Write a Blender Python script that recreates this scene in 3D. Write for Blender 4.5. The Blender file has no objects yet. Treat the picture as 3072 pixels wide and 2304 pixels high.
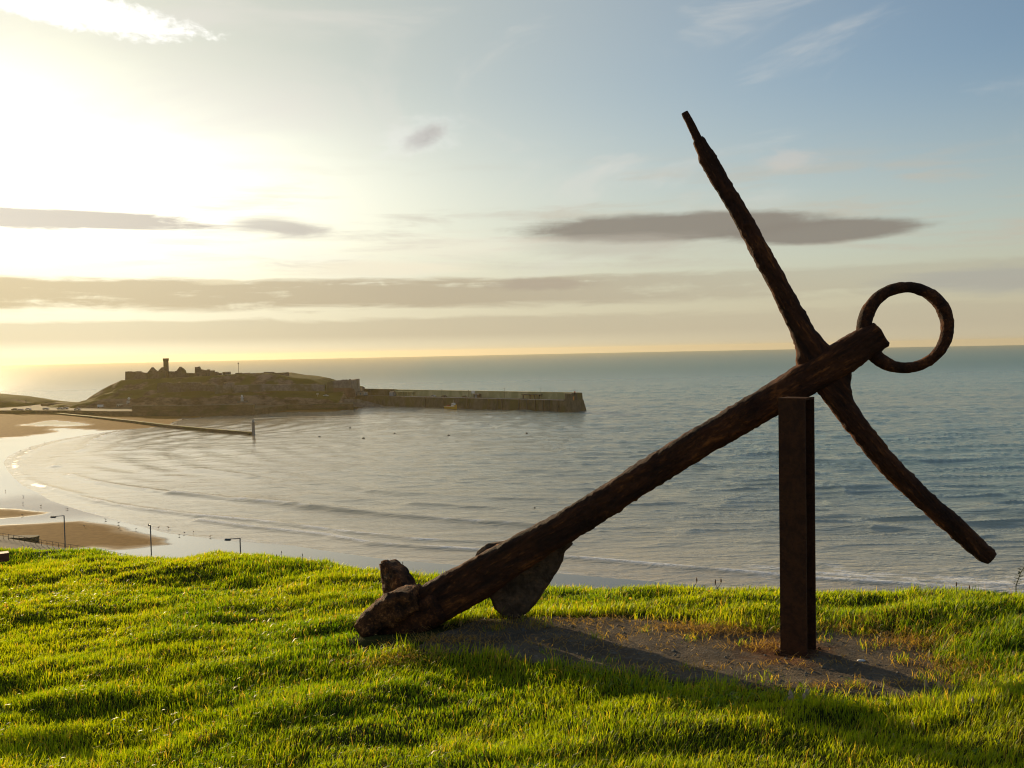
import bpy, bmesh, math, random
import numpy as np
from mathutils import Vector, Matrix, noise as mnoise
from mathutils.geometry import tessellate_polygon
random.seed(7); RNG = np.random.default_rng(11)
S = bpy.context.scene
C = S.collection
R = math.radians
# ------------------------------------------------------------------ camera
H = 39.3                       # eye height above the sea
F = 2700.0                     # focal length in photo pixels (3072 wide)
PITCH, ROLL = math.atan(101 / F), R(1.16)
cam_d = bpy.data.cameras.new('camera'); cam = bpy.data.objects.new('camera', cam_d); C.objects.link(cam)
cam_d.sensor_width = 36; cam_d.lens = 36 * F / 3072; cam_d.clip_start = 0.05; cam_d.clip_end = 90000
CM = Matrix.Rotation(math.pi / 2 - PITCH, 3, 'X') @ Matrix.Rotation(-ROLL, 3, 'Z')
cam.matrix_world = Matrix.Translation((0, 0, H)) @ CM.to_4x4()
S.camera = cam
def ray(px, py): return CM @ Vector(((px - 1536) / F, -(py - 1152) / F, -1))
def at_y(px, py, y):
    v = ray(px, py); return Vector((v.x / v.y * y, y, H + v.z / v.y * y))
def at_z(px, py, z):
    v = ray(px, py); k = (z - H) / v.z; return Vector((v.x * k, v.y * k, z))
# ------------------------------------------------------------------ light
SUN_AZ, SUN_EL = -37.0, 11.5          # degrees: left of +Y, above the horizon
sunv = Vector((math.sin(R(SUN_AZ)) * math.cos(R(SUN_EL)), math.cos(R(SUN_AZ)) * math.cos(R(SUN_EL)), math.sin(R(SUN_EL))))
sd = bpy.data.lights.new('sun', 'SUN'); so = bpy.data.objects.new('sun', sd); C.objects.link(so)
sd.energy = 5.0; sd.angle = R(0.6); sd.color = (1.0, 0.76, 0.44)
so.rotation_euler = (-sunv).to_track_quat('-Z', 'Y').to_euler()
S.render.engine = 'CYCLES'
S.view_settings.view_transform = 'Standard'; S.view_settings.look = 'None'
S.view_settings.exposure = 0.18; S.view_settings.gamma = 1.0; S.view_settings.use_curve_mapping = False
S.cycles.use_denoising = True; S.cycles.pixel_filter_type = 'BLACKMAN_HARRIS'; S.cycles.filter_width = 1.1
S.cycles.max_bounces = 8; S.cycles.transparent_max_bounces = 8; S.cycles.volume_bounces = 0
S.cycles.caustics_reflective = False; S.cycles.caustics_refractive = False
S.cycles.sample_clamp_indirect = 6.0

# ------------------------------------------------------------------ node helpers
class E:                                # a socket with arithmetic
    def __init__(s, t, k): s.t, s.k = t, k
    def _m(s, op, *a):
        n = s.t.nodes.new('ShaderNodeMath'); n.operation = op
        for i, v in enumerate((s,) + a):
            if isinstance(v, E): s.t.links.new(v.k, n.inputs[i])
            else: n.inputs[i].default_value = v
        return E(s.t, n.outputs[0])
    def __add__(s, o): return s._m('ADD', o)
    def __radd__(s, o): return s._m('ADD', o)
    def __sub__(s, o): return s._m('SUBTRACT', o)
    def __rsub__(s, o): return (s * -1) + o
    def __mul__(s, o): return s._m('MULTIPLY', o)
    def __rmul__(s, o): return s._m('MULTIPLY', o)
    def __truediv__(s, o): return s._m('DIVIDE', o)
    def pw(s, o): return s._m('POWER', o)
    def exp(s): return s._m('EXPONENT')
    def sqrt(s): return s._m('SQRT')
    def mx(s, o): return s._m('MAXIMUM', o)
    def mn(s, o): return s._m('MINIMUM', o)
    def clamp(s): return s._m('MAXIMUM', 0.0)._m('MINIMUM', 1.0)
    def smooth(s, a, b):                # smoothstep from a to b
        n = s.t.nodes.new('ShaderNodeMapRange'); n.interpolation_type = 'SMOOTHSTEP'
        s.t.links.new(s.k, n.inputs[0]); n.inputs[1].default_value = a; n.inputs[2].default_value = b
        return E(s.t, n.outputs[0])
def comb(t, x, y, z):
    n = t.nodes.new('ShaderNodeCombineXYZ')
    for i, v in enumerate((x, y, z)):
        if isinstance(v, E): t.links.new(v.k, n.inputs[i])
        else: n.inputs[i].default_value = v
    return E(t, n.outputs[0])
def noise_n(t, vec, scale=1, detail=4, rough=0.55, dist=0.0, col=False):
    n = t.nodes.new('ShaderNodeTexNoise'); t.links.new(vec.k, n.inputs['Vector'])
    n.inputs['Scale'].default_value = scale; n.inputs['Detail'].default_value = detail
    n.inputs['Roughness'].default_value = rough; n.inputs['Distortion'].default_value = dist
    return E(t, n.outputs[1 if col else 0])
def mixc(t, f, a, b, mode='MIX'):
    n = t.nodes.new('ShaderNodeMix'); n.data_type = 'RGBA'; n.blend_type = mode
    for i, v in ((0, f), (6, a), (7, b)):
        if isinstance(v, E): t.links.new(v.k, n.inputs[i])
        elif i == 0: n.inputs[0].default_value = v
        else: n.inputs[i].default_value = (*v, 1)
    return E(t, n.outputs[2])
def scalec(t, c, f):
    n = t.nodes.new('ShaderNodeVectorMath'); n.operation = 'SCALE'
    if isinstance(c, E): t.links.new(c.k, n.inputs[0])
    else: n.inputs[0].default_value = c
    if isinstance(f, E): t.links.new(f.k, n.inputs['Scale'])
    else: n.inputs['Scale'].default_value = f
    return E(t, n.outputs[0])
def addc(t, a, b):
    n = t.nodes.new('ShaderNodeVectorMath'); n.operation = 'ADD'
    for i, v in enumerate((a, b)):
        if isinstance(v, E): t.links.new(v.k, n.inputs[i])
        else: n.inputs[i].default_value = v
    return E(t, n.outputs[0])

# ------------------------------------------------------------------ sky
W = bpy.data.worlds.new('World'); S.world = W; W.use_nodes = True
t = W.node_tree; t.nodes.clear()
out = t.nodes.new('ShaderNodeOutputWorld'); bg = t.nodes.new('ShaderNodeBackground'); t.links.new(bg.outputs[0], out.inputs[0])
sky = t.nodes.new('ShaderNodeTexSky'); sky.sky_type = 'NISHITA'; sky.sun_disc = False
sky.sun_elevation = R(SUN_EL); sky.sun_rotation = R(SUN_AZ)
sky.air_density = 1.1; sky.dust_density = 0.35; sky.ozone_density = 2.6; sky.altitude = 30
SKYK = 0.106
tc = t.nodes.new('ShaderNodeTexCoord'); sp = t.nodes.new('ShaderNodeSeparateXYZ'); t.links.new(tc.outputs['Generated'], sp.inputs[0])
dx, dy, dz = (E(t, sp.outputs[i]) for i in range(3))
AZ = dx._m('ARCTAN2', dy) * (180 / math.pi)
EL = dz._m('ARCSINE') * (180 / math.pi)
def azel(px, py):
    v = ray(px, py).normalized(); return math.degrees(math.atan2(v.x, v.y)), math.degrees(math.asin(v.z))
cosg = dx * sunv.x + dy * sunv.y + dz * sunv.z
GAM = cosg.mn(1.0).mx(-1.0)._m('ARCCOSINE') * (180 / math.pi)
base = scalec(t, E(t, sky.outputs[0]), SKYK)
# thin high veil lit by the sun: a wide pale aureole, and the warm dust layer over the sea
base = mixc(t, GAM.smooth(68, 18) * 0.72, base, (0.32, 0.35, 0.31))
dAZ = AZ - SUN_AZ
glow = (dAZ * dAZ * (-1 / (2 * 15.5 ** 2)) + (EL - 7.5) * (EL - 7.5) * (-1 / (2 * 4.2 ** 2))).exp()
wide = (GAM * (-1 / 24.0)).exp()
base = addc(t, base, scalec(t, (1.0, 0.94, 0.78), glow * 1.9))
base = addc(t, base, scalec(t, (0.78, 0.67, 0.40), wide * 0.86))
low = EL.smooth(7.5, 0.3)
vAE = comb(t, AZ * 0.045, EL * 0.55, 0.0)
n1 = noise_n(t, vAE, 1.0, 6, 0.6, 0.4)
n2 = noise_n(t, comb(t, AZ * 0.16, EL * 1.3, 3.7), 1.0, 6, 0.62, 0.6)
n3 = noise_n(t, comb(t, AZ * 0.5, EL * 1.2, 9.1), 1.0, 6, 0.65, 0.5)
n4 = noise_n(t, comb(t, AZ * 1.1, EL * 1.7, 5.5), 1.0, 6, 0.65, 0.8)
near = (GAM * (-1 / 22.0)).exp()
dust = mixc(t, (near * 1.15).clamp(), (0.36, 0.31, 0.24), (0.90, 0.68, 0.27))
base = mixc(t, low * 0.86, base, dust)
base = mixc(t, EL.smooth(17, 4) * (wide * 0.6 + 0.40).clamp(), base, mixc(t, (wide * 2.0).clamp(), (0.50, 0.46, 0.33), (0.98, 0.93, 0.70)))
# cloud colour: mauve-grey away from the sun, thin and pale close to it
ccol = mixc(t, (glow * 0.95 + near * 0.25).clamp(), (0.235, 0.205, 0.175), (0.78, 0.72, 0.60))
def layer(b, mask, col, a): return mixc(t, (mask * a).clamp(), b, col)
# faint wispy streaks everywhere
wis = noise_n(t, comb(t, AZ * 0.035 + EL * 0.05, EL * 0.16 - AZ * 0.03, 1.3), 1.0, 7, 0.6, 1.2).smooth(0.50, 0.78)
base = layer(base, wis * EL.smooth(2, 9), mixc(t, (glow + 0.3 * near).clamp(), (0.66, 0.63, 0.57), (1.05, 1.02, 0.95)), 0.62)
# stratus bank low over the sea
bank = (EL + (n2 - 0.5) * 1.1).smooth(4.75, 4.35) * (EL + (n2 - 0.5) * 1.2).smooth(2.55, 3.15)
bank2 = (EL + (n2 - 0.5) * 1.2).smooth(2.35, 1.95) * (EL).smooth(0.4, 1.2)
gapm = (n1 + (n3 - 0.5) * 0.25).smooth(0.30, 0.46)
bcol = mixc(t, (near * 1.05).clamp(), (0.33, 0.285, 0.23), (0.66, 0.50, 0.24))
azf = AZ.smooth(24, -6) * 0.62 + 0.38
base = layer(base, bank * gapm * azf, bcol, 0.78)
base = layer(base, bank2 * azf, bcol, 0.45)
# mid-level broken pale sheets
sheet = (n1 + (n2 - 0.5) * 0.5).smooth(0.47, 0.68) * EL.smooth(4.6, 5.6) * EL.smooth(13.0, 8.5)
base = layer(base, sheet, mixc(t, (glow + near * 0.3).clamp(), (0.47, 0.42, 0.34), (0.92, 0.90, 0.80)), 0.6)
def cloud(px0, py0, px1, py1, rag=0.35, soft=0.5, nz=n2, tilt=0.0, flat=0.0):
    a0, e0 = azel(px0, py0); a1, e1 = azel(px1, py1)
    ac, ec, wa, we = (a0 + a1) / 2, (e0 + e1) / 2, abs(a1 - a0) / 1.75, abs(e1 - e0) / 1.55
    u = (AZ - ac) / wa; v = (EL - ec - (AZ - ac) * tilt) / we
    r = (u * u + v * v).sqrt() + (nz - 0.5) * (-2 * rag)
    return r.smooth(1.0, 1.0 - soft)
L = lambda b, m, c, a: layer(b, m, c, a)
lens = mixc(t, (near).clamp(), (0.22, 0.20, 0.17), (0.44, 0.38, 0.29))
base = L(base, cloud(1420, 610, 2900, 752, 0.5, 0.95, n2), mixc(t, (near * 1.2).clamp(), (0.46, 0.43, 0.34), (0.80, 0.74, 0.58)), 0.45)
base = L(base, cloud(1545, 657, 2520, 697, 0.34, 0.40, n2 * 0.5 + n3 * 0.5, -0.006), lens, 0.95)
base = L(base, cloud(2150, 679, 2790, 709, 0.34, 0.42, n2 * 0.5 + n3 * 0.5, 0.002), lens, 0.95)
base = L(base, cloud(1480, 705, 2150, 765, 0.7, 0.7, n2), (0.47, 0.43, 0.36), 0.45)
base = L(base, cloud(-600, 586, 650, 698, 0.55, 0.30, n2), mixc(t, glow.clamp(), (0.40, 0.36, 0.32), (0.66, 0.60, 0.51)), 0.92)
base = L(base, cloud(640, 640, 1000, 708, 0.75, 0.7, n2, -0.07), mixc(t, glow.clamp(), (0.45, 0.41, 0.36), (0.74, 0.70, 0.60)), 0.85)
base = L(base, cloud(1200, 374, 1350, 444, 0.65, 0.8, n4 * 0.5 + n3 * 0.5, 0.35), (0.36, 0.34, 0.32), 0.95)
base = L(base, cloud(1430, 838, 1815, 868, 0.5, 0.6, n3), (0.40, 0.34, 0.26), 0.8)
base = L(base, cloud(560, 836, 730, 856, 0.5, 0.6, n3), (0.75, 0.66, 0.45), 0.7)
base = L(base, cloud(800, 780, 1480, 826, 0.6, 0.7, n2), (0.82, 0.74, 0.56), 0.6)
base = L(base, cloud(2600, 815, 3500, 865, 0.6, 0.6, n2), (0.33, 0.33, 0.31), 0.55)
base = L(base, cloud(1000, 700, 1700, 780, 0.7, 0.8, n2), (0.80, 0.74, 0.60), 0.4)
wc = cloud(-350, -130, 600, 112, 0.85, 0.6, n3 * 0.6 + n4 * 0.4, -0.10)
base = L(base, wc, (1.35, 1.33, 1.28), 0.95)
base = L(base, cloud(2240, 455, 2480, 515, 0.9, 0.9, n3), (0.62, 0.54, 0.47), 0.40)
base = L(base, cloud(1090, 345, 1420, 470, 1.0, 0.9, n3, 0.2), (0.80, 0.80, 0.76), 0.35)
t.links.new(base.k, bg.inputs[0]); bg.inputs[1].default_value = 1.0

# ------------------------------------------------------------------ numpy noise
_perm = np.random.default_rng(5).random((256, 256))
def vn(x, y, s=0):
    x = np.asarray(x, float) + s * 17.31; y = np.asarray(y, float) + s * 9.77
    xi = np.floor(x).astype(int); yi = np.floor(y).astype(int); fx = x - xi; fy = y - yi
    fx = fx * fx * (3 - 2 * fx); fy = fy * fy * (3 - 2 * fy)
    a = _perm[xi & 255, yi & 255]; b = _perm[(xi + 1) & 255, yi & 255]; c = _perm[xi & 255, (yi + 1) & 255]; d = _perm[(xi + 1) & 255, (yi + 1) & 255]
    return (a * (1 - fx) + b * fx) * (1 - fy) + (c * (1 - fx) + d * fx) * fy
def fbm(x, y, s=0, o=4):
    r = 0; a = 0.5; tot = 0
    for i in range(o):
        r = r + a * vn(x * 2 ** i, y * 2 ** i, s + i * 3); tot += a; a *= 0.5
    return r / tot                      # 0..1
def sstep(x, a, b):
    k = np.clip((x - a) / (b - a), 0, 1); return k * k * (3 - 2 * k)
def poly_sd(X, Y, P, closed=True, sign=True):
    """signed distance (positive inside)"""
    P = np.asarray(P, float); n = len(P); d = np.full(X.shape, 1e18); ins = np.zeros(X.shape, bool)
    for i in range(n if closed else n - 1):
        x0, y0 = P[i]; x1, y1 = P[(i + 1) % n]; ex, ey = x1 - x0, y1 - y0
        k = np.clip(((X - x0) * ex + (Y - y0) * ey) / (ex * ex + ey * ey + 1e-12), 0, 1)
        d = np.minimum(d, (X - x0 - k * ex) ** 2 + (Y - y0 - k * ey) ** 2)
        if sign:
            c = ((y0 > Y) != (y1 > Y)) & (X < (x1 - x0) * (Y - y0) / (y1 - y0 + 1e-12) + x0); ins ^= c
    d = np.sqrt(d)
    return np.where(ins, d, -d) if sign else d

# ------------------------------------------------------------------ object helpers
def link(o, parent=None):
    C.objects.link(o)
    if parent: o.parent = parent
    return o
def tag(o, label=None, cat=None, group=None, kind=None):
    for k, v in (('label', label), ('category', cat), ('group', group), ('kind', kind)):
        if v: o[k] = v
    return o
def thing(name, label, cat, loc=(0, 0, 0), group=None, rz=0):
    o = bpy.data.objects.new(name, None); o.location = loc; o.rotation_euler = (0, 0, rz); o.empty_display_size = 0.2
    C.objects.link(o); return tag(o, label, cat, group)
def obj(name, V, Fc, mat, parent=None, smooth=False, world=False):
    me = bpy.data.meshes.new(name); me.from_pydata([tuple(v) for v in V], [], Fc); me.update()
    if smooth: me.shade_smooth()
    me.materials.append(mat); o = link(bpy.data.objects.new(name, me), parent)
    if parent and world: o.matrix_parent_inverse = Matrix.Translation(parent.location).inverted() if parent.rotation_euler.z == 0 else (Matrix.Translation(parent.location) @ Matrix.Rotation(parent.rotation_euler.z, 4, 'Z')).inverted()
    return o
def grid_obj(name, X, Y, Z, mat, smooth=True, attrs=None, keep=None):
    r, c = X.shape; n = r * c
    me = bpy.data.meshes.new(name); me.vertices.add(n)
    me.vertices.foreach_set('co', np.stack([X, Y, Z], -1).reshape(-1).astype(np.float32))
    i = np.arange(n).reshape(r, c)
    q = np.stack([i[:-1, :-1], i[:-1, 1:], i[1:, 1:], i[1:, :-1]], -1).reshape(-1, 4)
    if keep is not None: q = q[keep.reshape(-1)[q].any(1)]
    me.loops.add(q.size); me.polygons.add(len(q))
    me.loops.foreach_set('vertex_index', q.reshape(-1).astype(np.int32))
    me.polygons.foreach_set('loop_start', np.arange(0, q.size, 4, dtype=np.int32))
    me.update(calc_edges=True)
    for k, v in (attrs or {}).items():
        a = me.attributes.new(k, 'FLOAT', 'POINT'); a.data.foreach_set('value', np.asarray(v, np.float32).reshape(-1))
    if smooth: me.shade_smooth()
    me.materials.append(mat); return link(bpy.data.objects.new(name, me))
class MB:
    def __init__(s): s.V = []; s.F = []
    def add(s, V, Fc):
        k = len(s.V); s.V += [tuple(v) for v in V]; s.F += [tuple(i + k for i in f) for f in Fc]; return s
    def box(s, x0, x1, y0, y1, z0, z1, tx=0, ty=0):
        return s.add([(x0, y0, z0), (x1, y0, z0), (x1, y1, z0), (x0, y1, z0), (x0 + tx, y0 + ty, z1), (x1 - tx, y0 + ty, z1), (x1 - tx, y1 - ty, z1), (x0 + tx, y1 - ty, z1)],
                     [(3, 2, 1, 0), (4, 5, 6, 7), (0, 1, 5, 4), (1, 2, 6, 5), (2, 3, 7, 6), (3, 0, 4, 7)])
    def tube(s, pts, rad, n=8, cap=True):
        pts = [Vector(p) for p in pts]; rad = rad if isinstance(rad, (list, tuple)) else [rad] * len(pts); V = []; Fc = []
        for i, p in enumerate(pts):
            d = (pts[min(i + 1, len(pts) - 1)] - pts[max(i - 1, 0)]).normalized()
            a = d.cross(Vector((0, 1, 0)) if abs(d.y) < 0.9 else Vector((1, 0, 0))).normalized(); b = d.cross(a)
            V += [p + (a * math.cos(2 * math.pi * j / n) + b * math.sin(2 * math.pi * j / n)) * rad[i] for j in range(n)]
        for i in range(len(pts) - 1):
            Fc += [(i * n + j, i * n + (j + 1) % n, (i + 1) * n + (j + 1) % n, (i + 1) * n + j) for j in range(n)]
        if cap: Fc += [tuple(reversed(range(n))), tuple(range((len(pts) - 1) * n, len(pts) * n))]
        return s.add(V, Fc)
    def lathe(s, prof, c=(0, 0, 0), n=16):
        V = []; Fc = []
        for r, z in prof: V += [(c[0] + r * math.cos(2 * math.pi * j / n), c[1] + r * math.sin(2 * math.pi * j / n), c[2] + z) for j in range(n)]
        for i in range(len(prof) - 1): Fc += [(i * n + j, i * n + (j + 1) % n, (i + 1) * n + (j + 1) % n, (i + 1) * n + j) for j in range(n)]
        Fc += [tuple(reversed(range(n))), tuple(range((len(prof) - 1) * n, len(prof) * n))]
        return s.add(V, Fc)
    def prism(s, front, off, holes=()):
        """polygon (list of Vector) extruded by vector off, with holes"""
        loops = [list(map(Vector, front))] + [list(map(Vector, h)) for h in holes]
        flat = [p for l in loops for p in l]; tr = tessellate_polygon(loops); n = len(flat); off = Vector(off)
        V = flat + [p + off for p in flat]; Fc = [tuple(f) for f in tr] + [tuple(i + n for i in reversed(f)) for f in tr]; k = 0
        for l in loops:
            m = len(l); Fc += [(k + i, k + (i + 1) % m, k + (i + 1) % m + n, k + i + n) for i in range(m)]; k += m
        return s.add(V, Fc)
    def build(s, name, mat, parent=None, smooth=False, world=False):
        o = obj(name, s.V, s.F, mat, parent, smooth, world)
        bm = bmesh.new(); bm.from_mesh(o.data); bmesh.ops.recalc_face_normals(bm, faces=bm.faces); bm.to_mesh(o.data); bm.free()
        return o
def copy_tree(o, parent=None):
    c = o.copy(); C.objects.link(c); c.parent = parent
    for ch in list(o.children): copy_tree(ch, c)
    return c

# ------------------------------------------------------------------ materials
def mat(name):
    m = bpy.data.materials.new(name); m.use_nodes = True; t = m.node_tree
    b = t.nodes['Principled BSDF']; return m, t, b
def pos(t): return E(t, t.nodes.new('ShaderNodeNewGeometry').outputs['Position'])
def ocoord(t): return E(t, t.nodes.new('ShaderNodeTexCoord').outputs['Object'])
def attr(t, n):
    a = t.nodes.new('ShaderNodeAttribute'); a.attribute_name = n; return E(t, a.outputs['Fac'])
def bump(t, b, h, s=0.5, d=0.05):
    n = t.nodes.new('ShaderNodeBump'); n.inputs['Strength'].default_value = s; n.inputs['Distance'].default_value = d
    t.links.new(h.k, n.inputs['Height']); t.links.new(n.outputs[0], b.inputs['Normal'])
def setc(t, b, c): t.links.new(c.k, b.inputs['Base Color'])
def mapv(t, v, sx, sy, sz):
    n = t.nodes.new('ShaderNodeMapping'); t.links.new(v.k, n.inputs[0]); n.inputs['Scale'].default_value = (sx, sy, sz); return E(t, n.outputs[0])
def speckled(name, c1, c2, scale, rough=0.9, c3=None, s3=0.3, bs=0.4, bd=0.03, stretch=(1, 1, 1), world=True, spec=0.3):
    m, t, b = mat(name); p = mapv(t, pos(t) if world else ocoord(t), *stretch)
    n = noise_n(t, p, scale, 6, 0.65); c = mixc(t, n.smooth(0.33, 0.67), c1, c2)
    if c3: c = mixc(t, noise_n(t, p, s3, 4, 0.6).smooth(0.47, 0.62), c, c3)
    setc(t, b, c); b.inputs['Roughness'].default_value = rough; b.inputs['Specular IOR Level'].default_value = spec
    bump(t, b, n, bs, bd); return m
def plain(name, c, rough=0.6, metal=0.0, spec=0.4):
    m, t, b = mat(name); n = noise_n(t, ocoord(t), 3.0, 4, 0.6)
    setc(t, b, mixc(t, n.smooth(0.3, 0.75), tuple(v * 0.8 for v in c), tuple(min(1, v * 1.12) for v in c)))
    b.inputs['Roughness'].default_value = rough; b.inputs['Metallic'].default_value = metal; b.inputs['Specular IOR Level'].default_value = spec; return m
M = {}
M['stone'] = speckled('castle_stone', (0.075, 0.055, 0.045), (0.16, 0.125, 0.10), 0.6, 0.95, (0.10, 0.085, 0.04), 0.12, 0.6, 0.3)
M['greystone'] = speckled('grey_stone', (0.11, 0.095, 0.09), (0.20, 0.175, 0.165), 0.5, 0.95, (0.09, 0.085, 0.05), 0.1, 0.6, 0.3)
M['redstone'] = speckled('red_sandstone', (0.10, 0.05, 0.035), (0.18, 0.095, 0.065), 0.4, 0.95, (0.09, 0.08, 0.035), 0.1, 0.6, 0.3)
M['quay'] = speckled('quay_stone', (0.055, 0.038, 0.022), (0.12, 0.085, 0.05), 0.35, 0.9, (0.045, 0.048, 0.012), 0.06, 0.5, 0.2, (1, 1, 2.5))
M['pierwall'] = speckled('pier_wall', (0.05, 0.042, 0.028), (0.11, 0.092, 0.065), 0.4, 0.9, (0.06, 0.058, 0.016), 0.14, 0.5, 0.2, (1, 1, 0.6))
M['parapet'] = speckled('pier_parapet', (0.40, 0.36, 0.19), (0.52, 0.46, 0.26), 0.25, 0.9, (0.34, 0.31, 0.15), 0.1, 0.3, 0.1, (1, 1, 0.5))
M['kerb'] = plain('pale_kerb', (0.42, 0.38, 0.34), 0.8)
M['deck'] = speckled('pier_deck', (0.13, 0.12, 0.10), (0.2, 0.18, 0.15), 0.4)
M['algae'] = speckled('algae_stone', (0.11, 0.10, 0.015), (0.24, 0.22, 0.03), 0.5, 0.7, (0.07, 0.05, 0.02), 0.2)
M['white'] = plain('white_paint', (0.72, 0.70, 0.66), 0.55)
M['offwhite'] = plain('weathered_white', (0.45, 0.43, 0.39), 0.7)
M['dark'] = plain('dark_paint', (0.03, 0.027, 0.024), 0.6)
M['glass'] = plain('window_glass', (0.03, 0.035, 0.04), 0.08, 0, 0.6)
M['tyre'] = plain('tyre_rubber', (0.015, 0.015, 0.015), 0.9)
M['yellow'] = plain('yellow_hull', (0.55, 0.30, 0.02), 0.45)
M['orange'] = plain('orange_paint', (0.60, 0.20, 0.03), 0.5)
M['red'] = plain('red_paint', (0.30, 0.03, 0.02), 0.5)
M['blue'] = plain('blue_grey_paint', (0.18, 0.25, 0.32), 0.5)
M['lampgrey'] = plain('lamp_post_paint', (0.07, 0.10, 0.12), 0.5)
M['railpaint'] = plain('railing_paint', (0.05, 0.045, 0.04), 0.6)
M['asphalt'] = speckled('asphalt', (0.045, 0.043, 0.04), (0.075, 0.07, 0.065), 0.8, 0.9)
M['wood'] = speckled('bench_wood', (0.09, 0.028, 0.014), (0.17, 0.06, 0.03), 9, 0.6, None, 1, 0.3, 0.01, (0.4, 3, 3), False)
M['metal_dark'] = plain('dark_metal', (0.04, 0.035, 0.03), 0.5, 0.6)

def rust(name, dark=(0.022, 0.008, 0.0035), mid=(0.085, 0.026, 0.008), hot=(0.30, 0.095, 0.020), bd=0.014, hotk=(0.52, 0.68), sc=1.0, ang=0.0, grain=1.0):
    m, t, b = mat(name); p = pos(t)
    rt = t.nodes.new('ShaderNodeMapping'); t.links.new(p.k, rt.inputs[0]); rt.inputs['Rotation'].default_value = (0, ang, 0)
    pg = mapv(t, E(t, rt.outputs[0]), grain, 1, 1)                       # fibres run along the bar
    n = noise_n(t, pg, 11 * sc, 8, 0.70, 0.3); f = noise_n(t, pg, 60 * sc, 5, 0.68); v = t.nodes.new('ShaderNodeTexVoronoi')
    t.links.new(p.k, v.inputs['Vector']); v.inputs['Scale'].default_value = 30 * sc
    vd = E(t, v.outputs['Distance'])
    c = mixc(t, n.smooth(0.36, 0.62), dark, mid); c = mixc(t, (f * 0.5 + n * 0.5).smooth(*hotk), c, hot)
    c = mixc(t, vd.smooth(0.25, 0.05) * 0.5, c, tuple(k * 0.5 for k in dark))
    setc(t, b, c); b.inputs['Roughness'].default_value = 0.8; b.inputs['Specular IOR Level'].default_value = 0.22
    bump(t, b, n * 1.6 + f * 0.9 + vd * 0.5, 1.0, bd); return m
M['rust'] = rust('rusted_iron'); M['rust_shank'] = rust('rusted_shank', ang=R(31), grain=0.12); M['rust_up'] = rust('rusted_stock_up', ang=R(119), grain=0.14); M['rust_lo'] = rust('rusted_stock_low', ang=R(-49), grain=0.14)
M['rust_hot'] = rust('flaking_orange_rust', (0.022, 0.009, 0.004), (0.14, 0.047, 0.014), (0.50, 0.20, 0.06), 0.02, (0.50, 0.66))  # rust with sunlight put into its colour, for the near arm and bill
M['rust_post'] = rust('painted_rusty_steel', (0.040, 0.014, 0.006), (0.075, 0.026, 0.009), (0.13, 0.045, 0.013), 0.003, (0.62, 0.85), 1.6)
M['rust_grey'] = rust('rusted_plate', (0.055, 0.034, 0.021), (0.14, 0.085, 0.050), (0.24, 0.12, 0.055), 0.012)

# grass blades
def grass_mat(name, a, b2, dry, tr=1.0):
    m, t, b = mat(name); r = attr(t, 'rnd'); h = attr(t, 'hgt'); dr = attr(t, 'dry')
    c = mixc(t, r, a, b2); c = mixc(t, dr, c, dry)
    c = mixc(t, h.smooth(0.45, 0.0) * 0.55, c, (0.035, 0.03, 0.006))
    setc(t, b, c); b.inputs['Roughness'].default_value = 0.45; b.inputs['Specular IOR Level'].default_value = 0.35
    tl = t.nodes.new('ShaderNodeBsdfTranslucent'); t.links.new(mixc(t, 1.0, c, (2.75 * tr, 2.7 * tr, 0.5 * tr), 'MULTIPLY').k, tl.inputs[0])
    mx = t.nodes.new('ShaderNodeMixShader'); mx.inputs[0].default_value = 0.55
    t.links.new(b.outputs[0], mx.inputs[1]); t.links.new(tl.outputs[0], mx.inputs[2])
    t.links.new(mx.outputs[0], t.nodes['Material Output'].inputs[0]); return m
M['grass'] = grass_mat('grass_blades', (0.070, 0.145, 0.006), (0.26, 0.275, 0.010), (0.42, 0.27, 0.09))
M['straw'] = grass_mat('dry_straw', (0.36, 0.20, 0.06), (0.50, 0.32, 0.12), (0.5, 0.3, 0.12), 0.6)

# ------------------------------------------------------------------ near ground
G0 = H - 1.70
BROW = np.array([(-14, 14.2), (-9, 12.1), (-6.1, 10.7), (-4.55, 9.95), (-3.55, 9.2), (-3.1, 9.4), (-2.6, 9.06), (-1.64, 8.2), (-0.7, 7.6), (0.3, 6.93), (1.5, 6.2), (2.6, 5.92), (3.6, 5.66), (5, 5.4), (9, 5.1), (14, 5.0)])
BROW[:, 1] *= 0.978
def brow_y(x): return np.interp(x, BROW[:, 0], BROW[:, 1])
zS = G0 - 0.03
SLAB = [at_z(px, py, zS)[:2] for px, py in [(1225, 1935), (1310, 1890), (1440, 1842), (1600, 1836), (1800, 1842), (1980, 1856), (2160, 1880), (2340, 1890), (2500, 1884), (2640, 1900), (2760, 1930), (2835, 1990), (2905, 2060), (2850, 2098), (2600, 2094), (2400, 2074), (2150, 2050), (1900, 2018), (1700, 1988), (1540, 1964), (1400, 1946), (1290, 1942)]]
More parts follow.
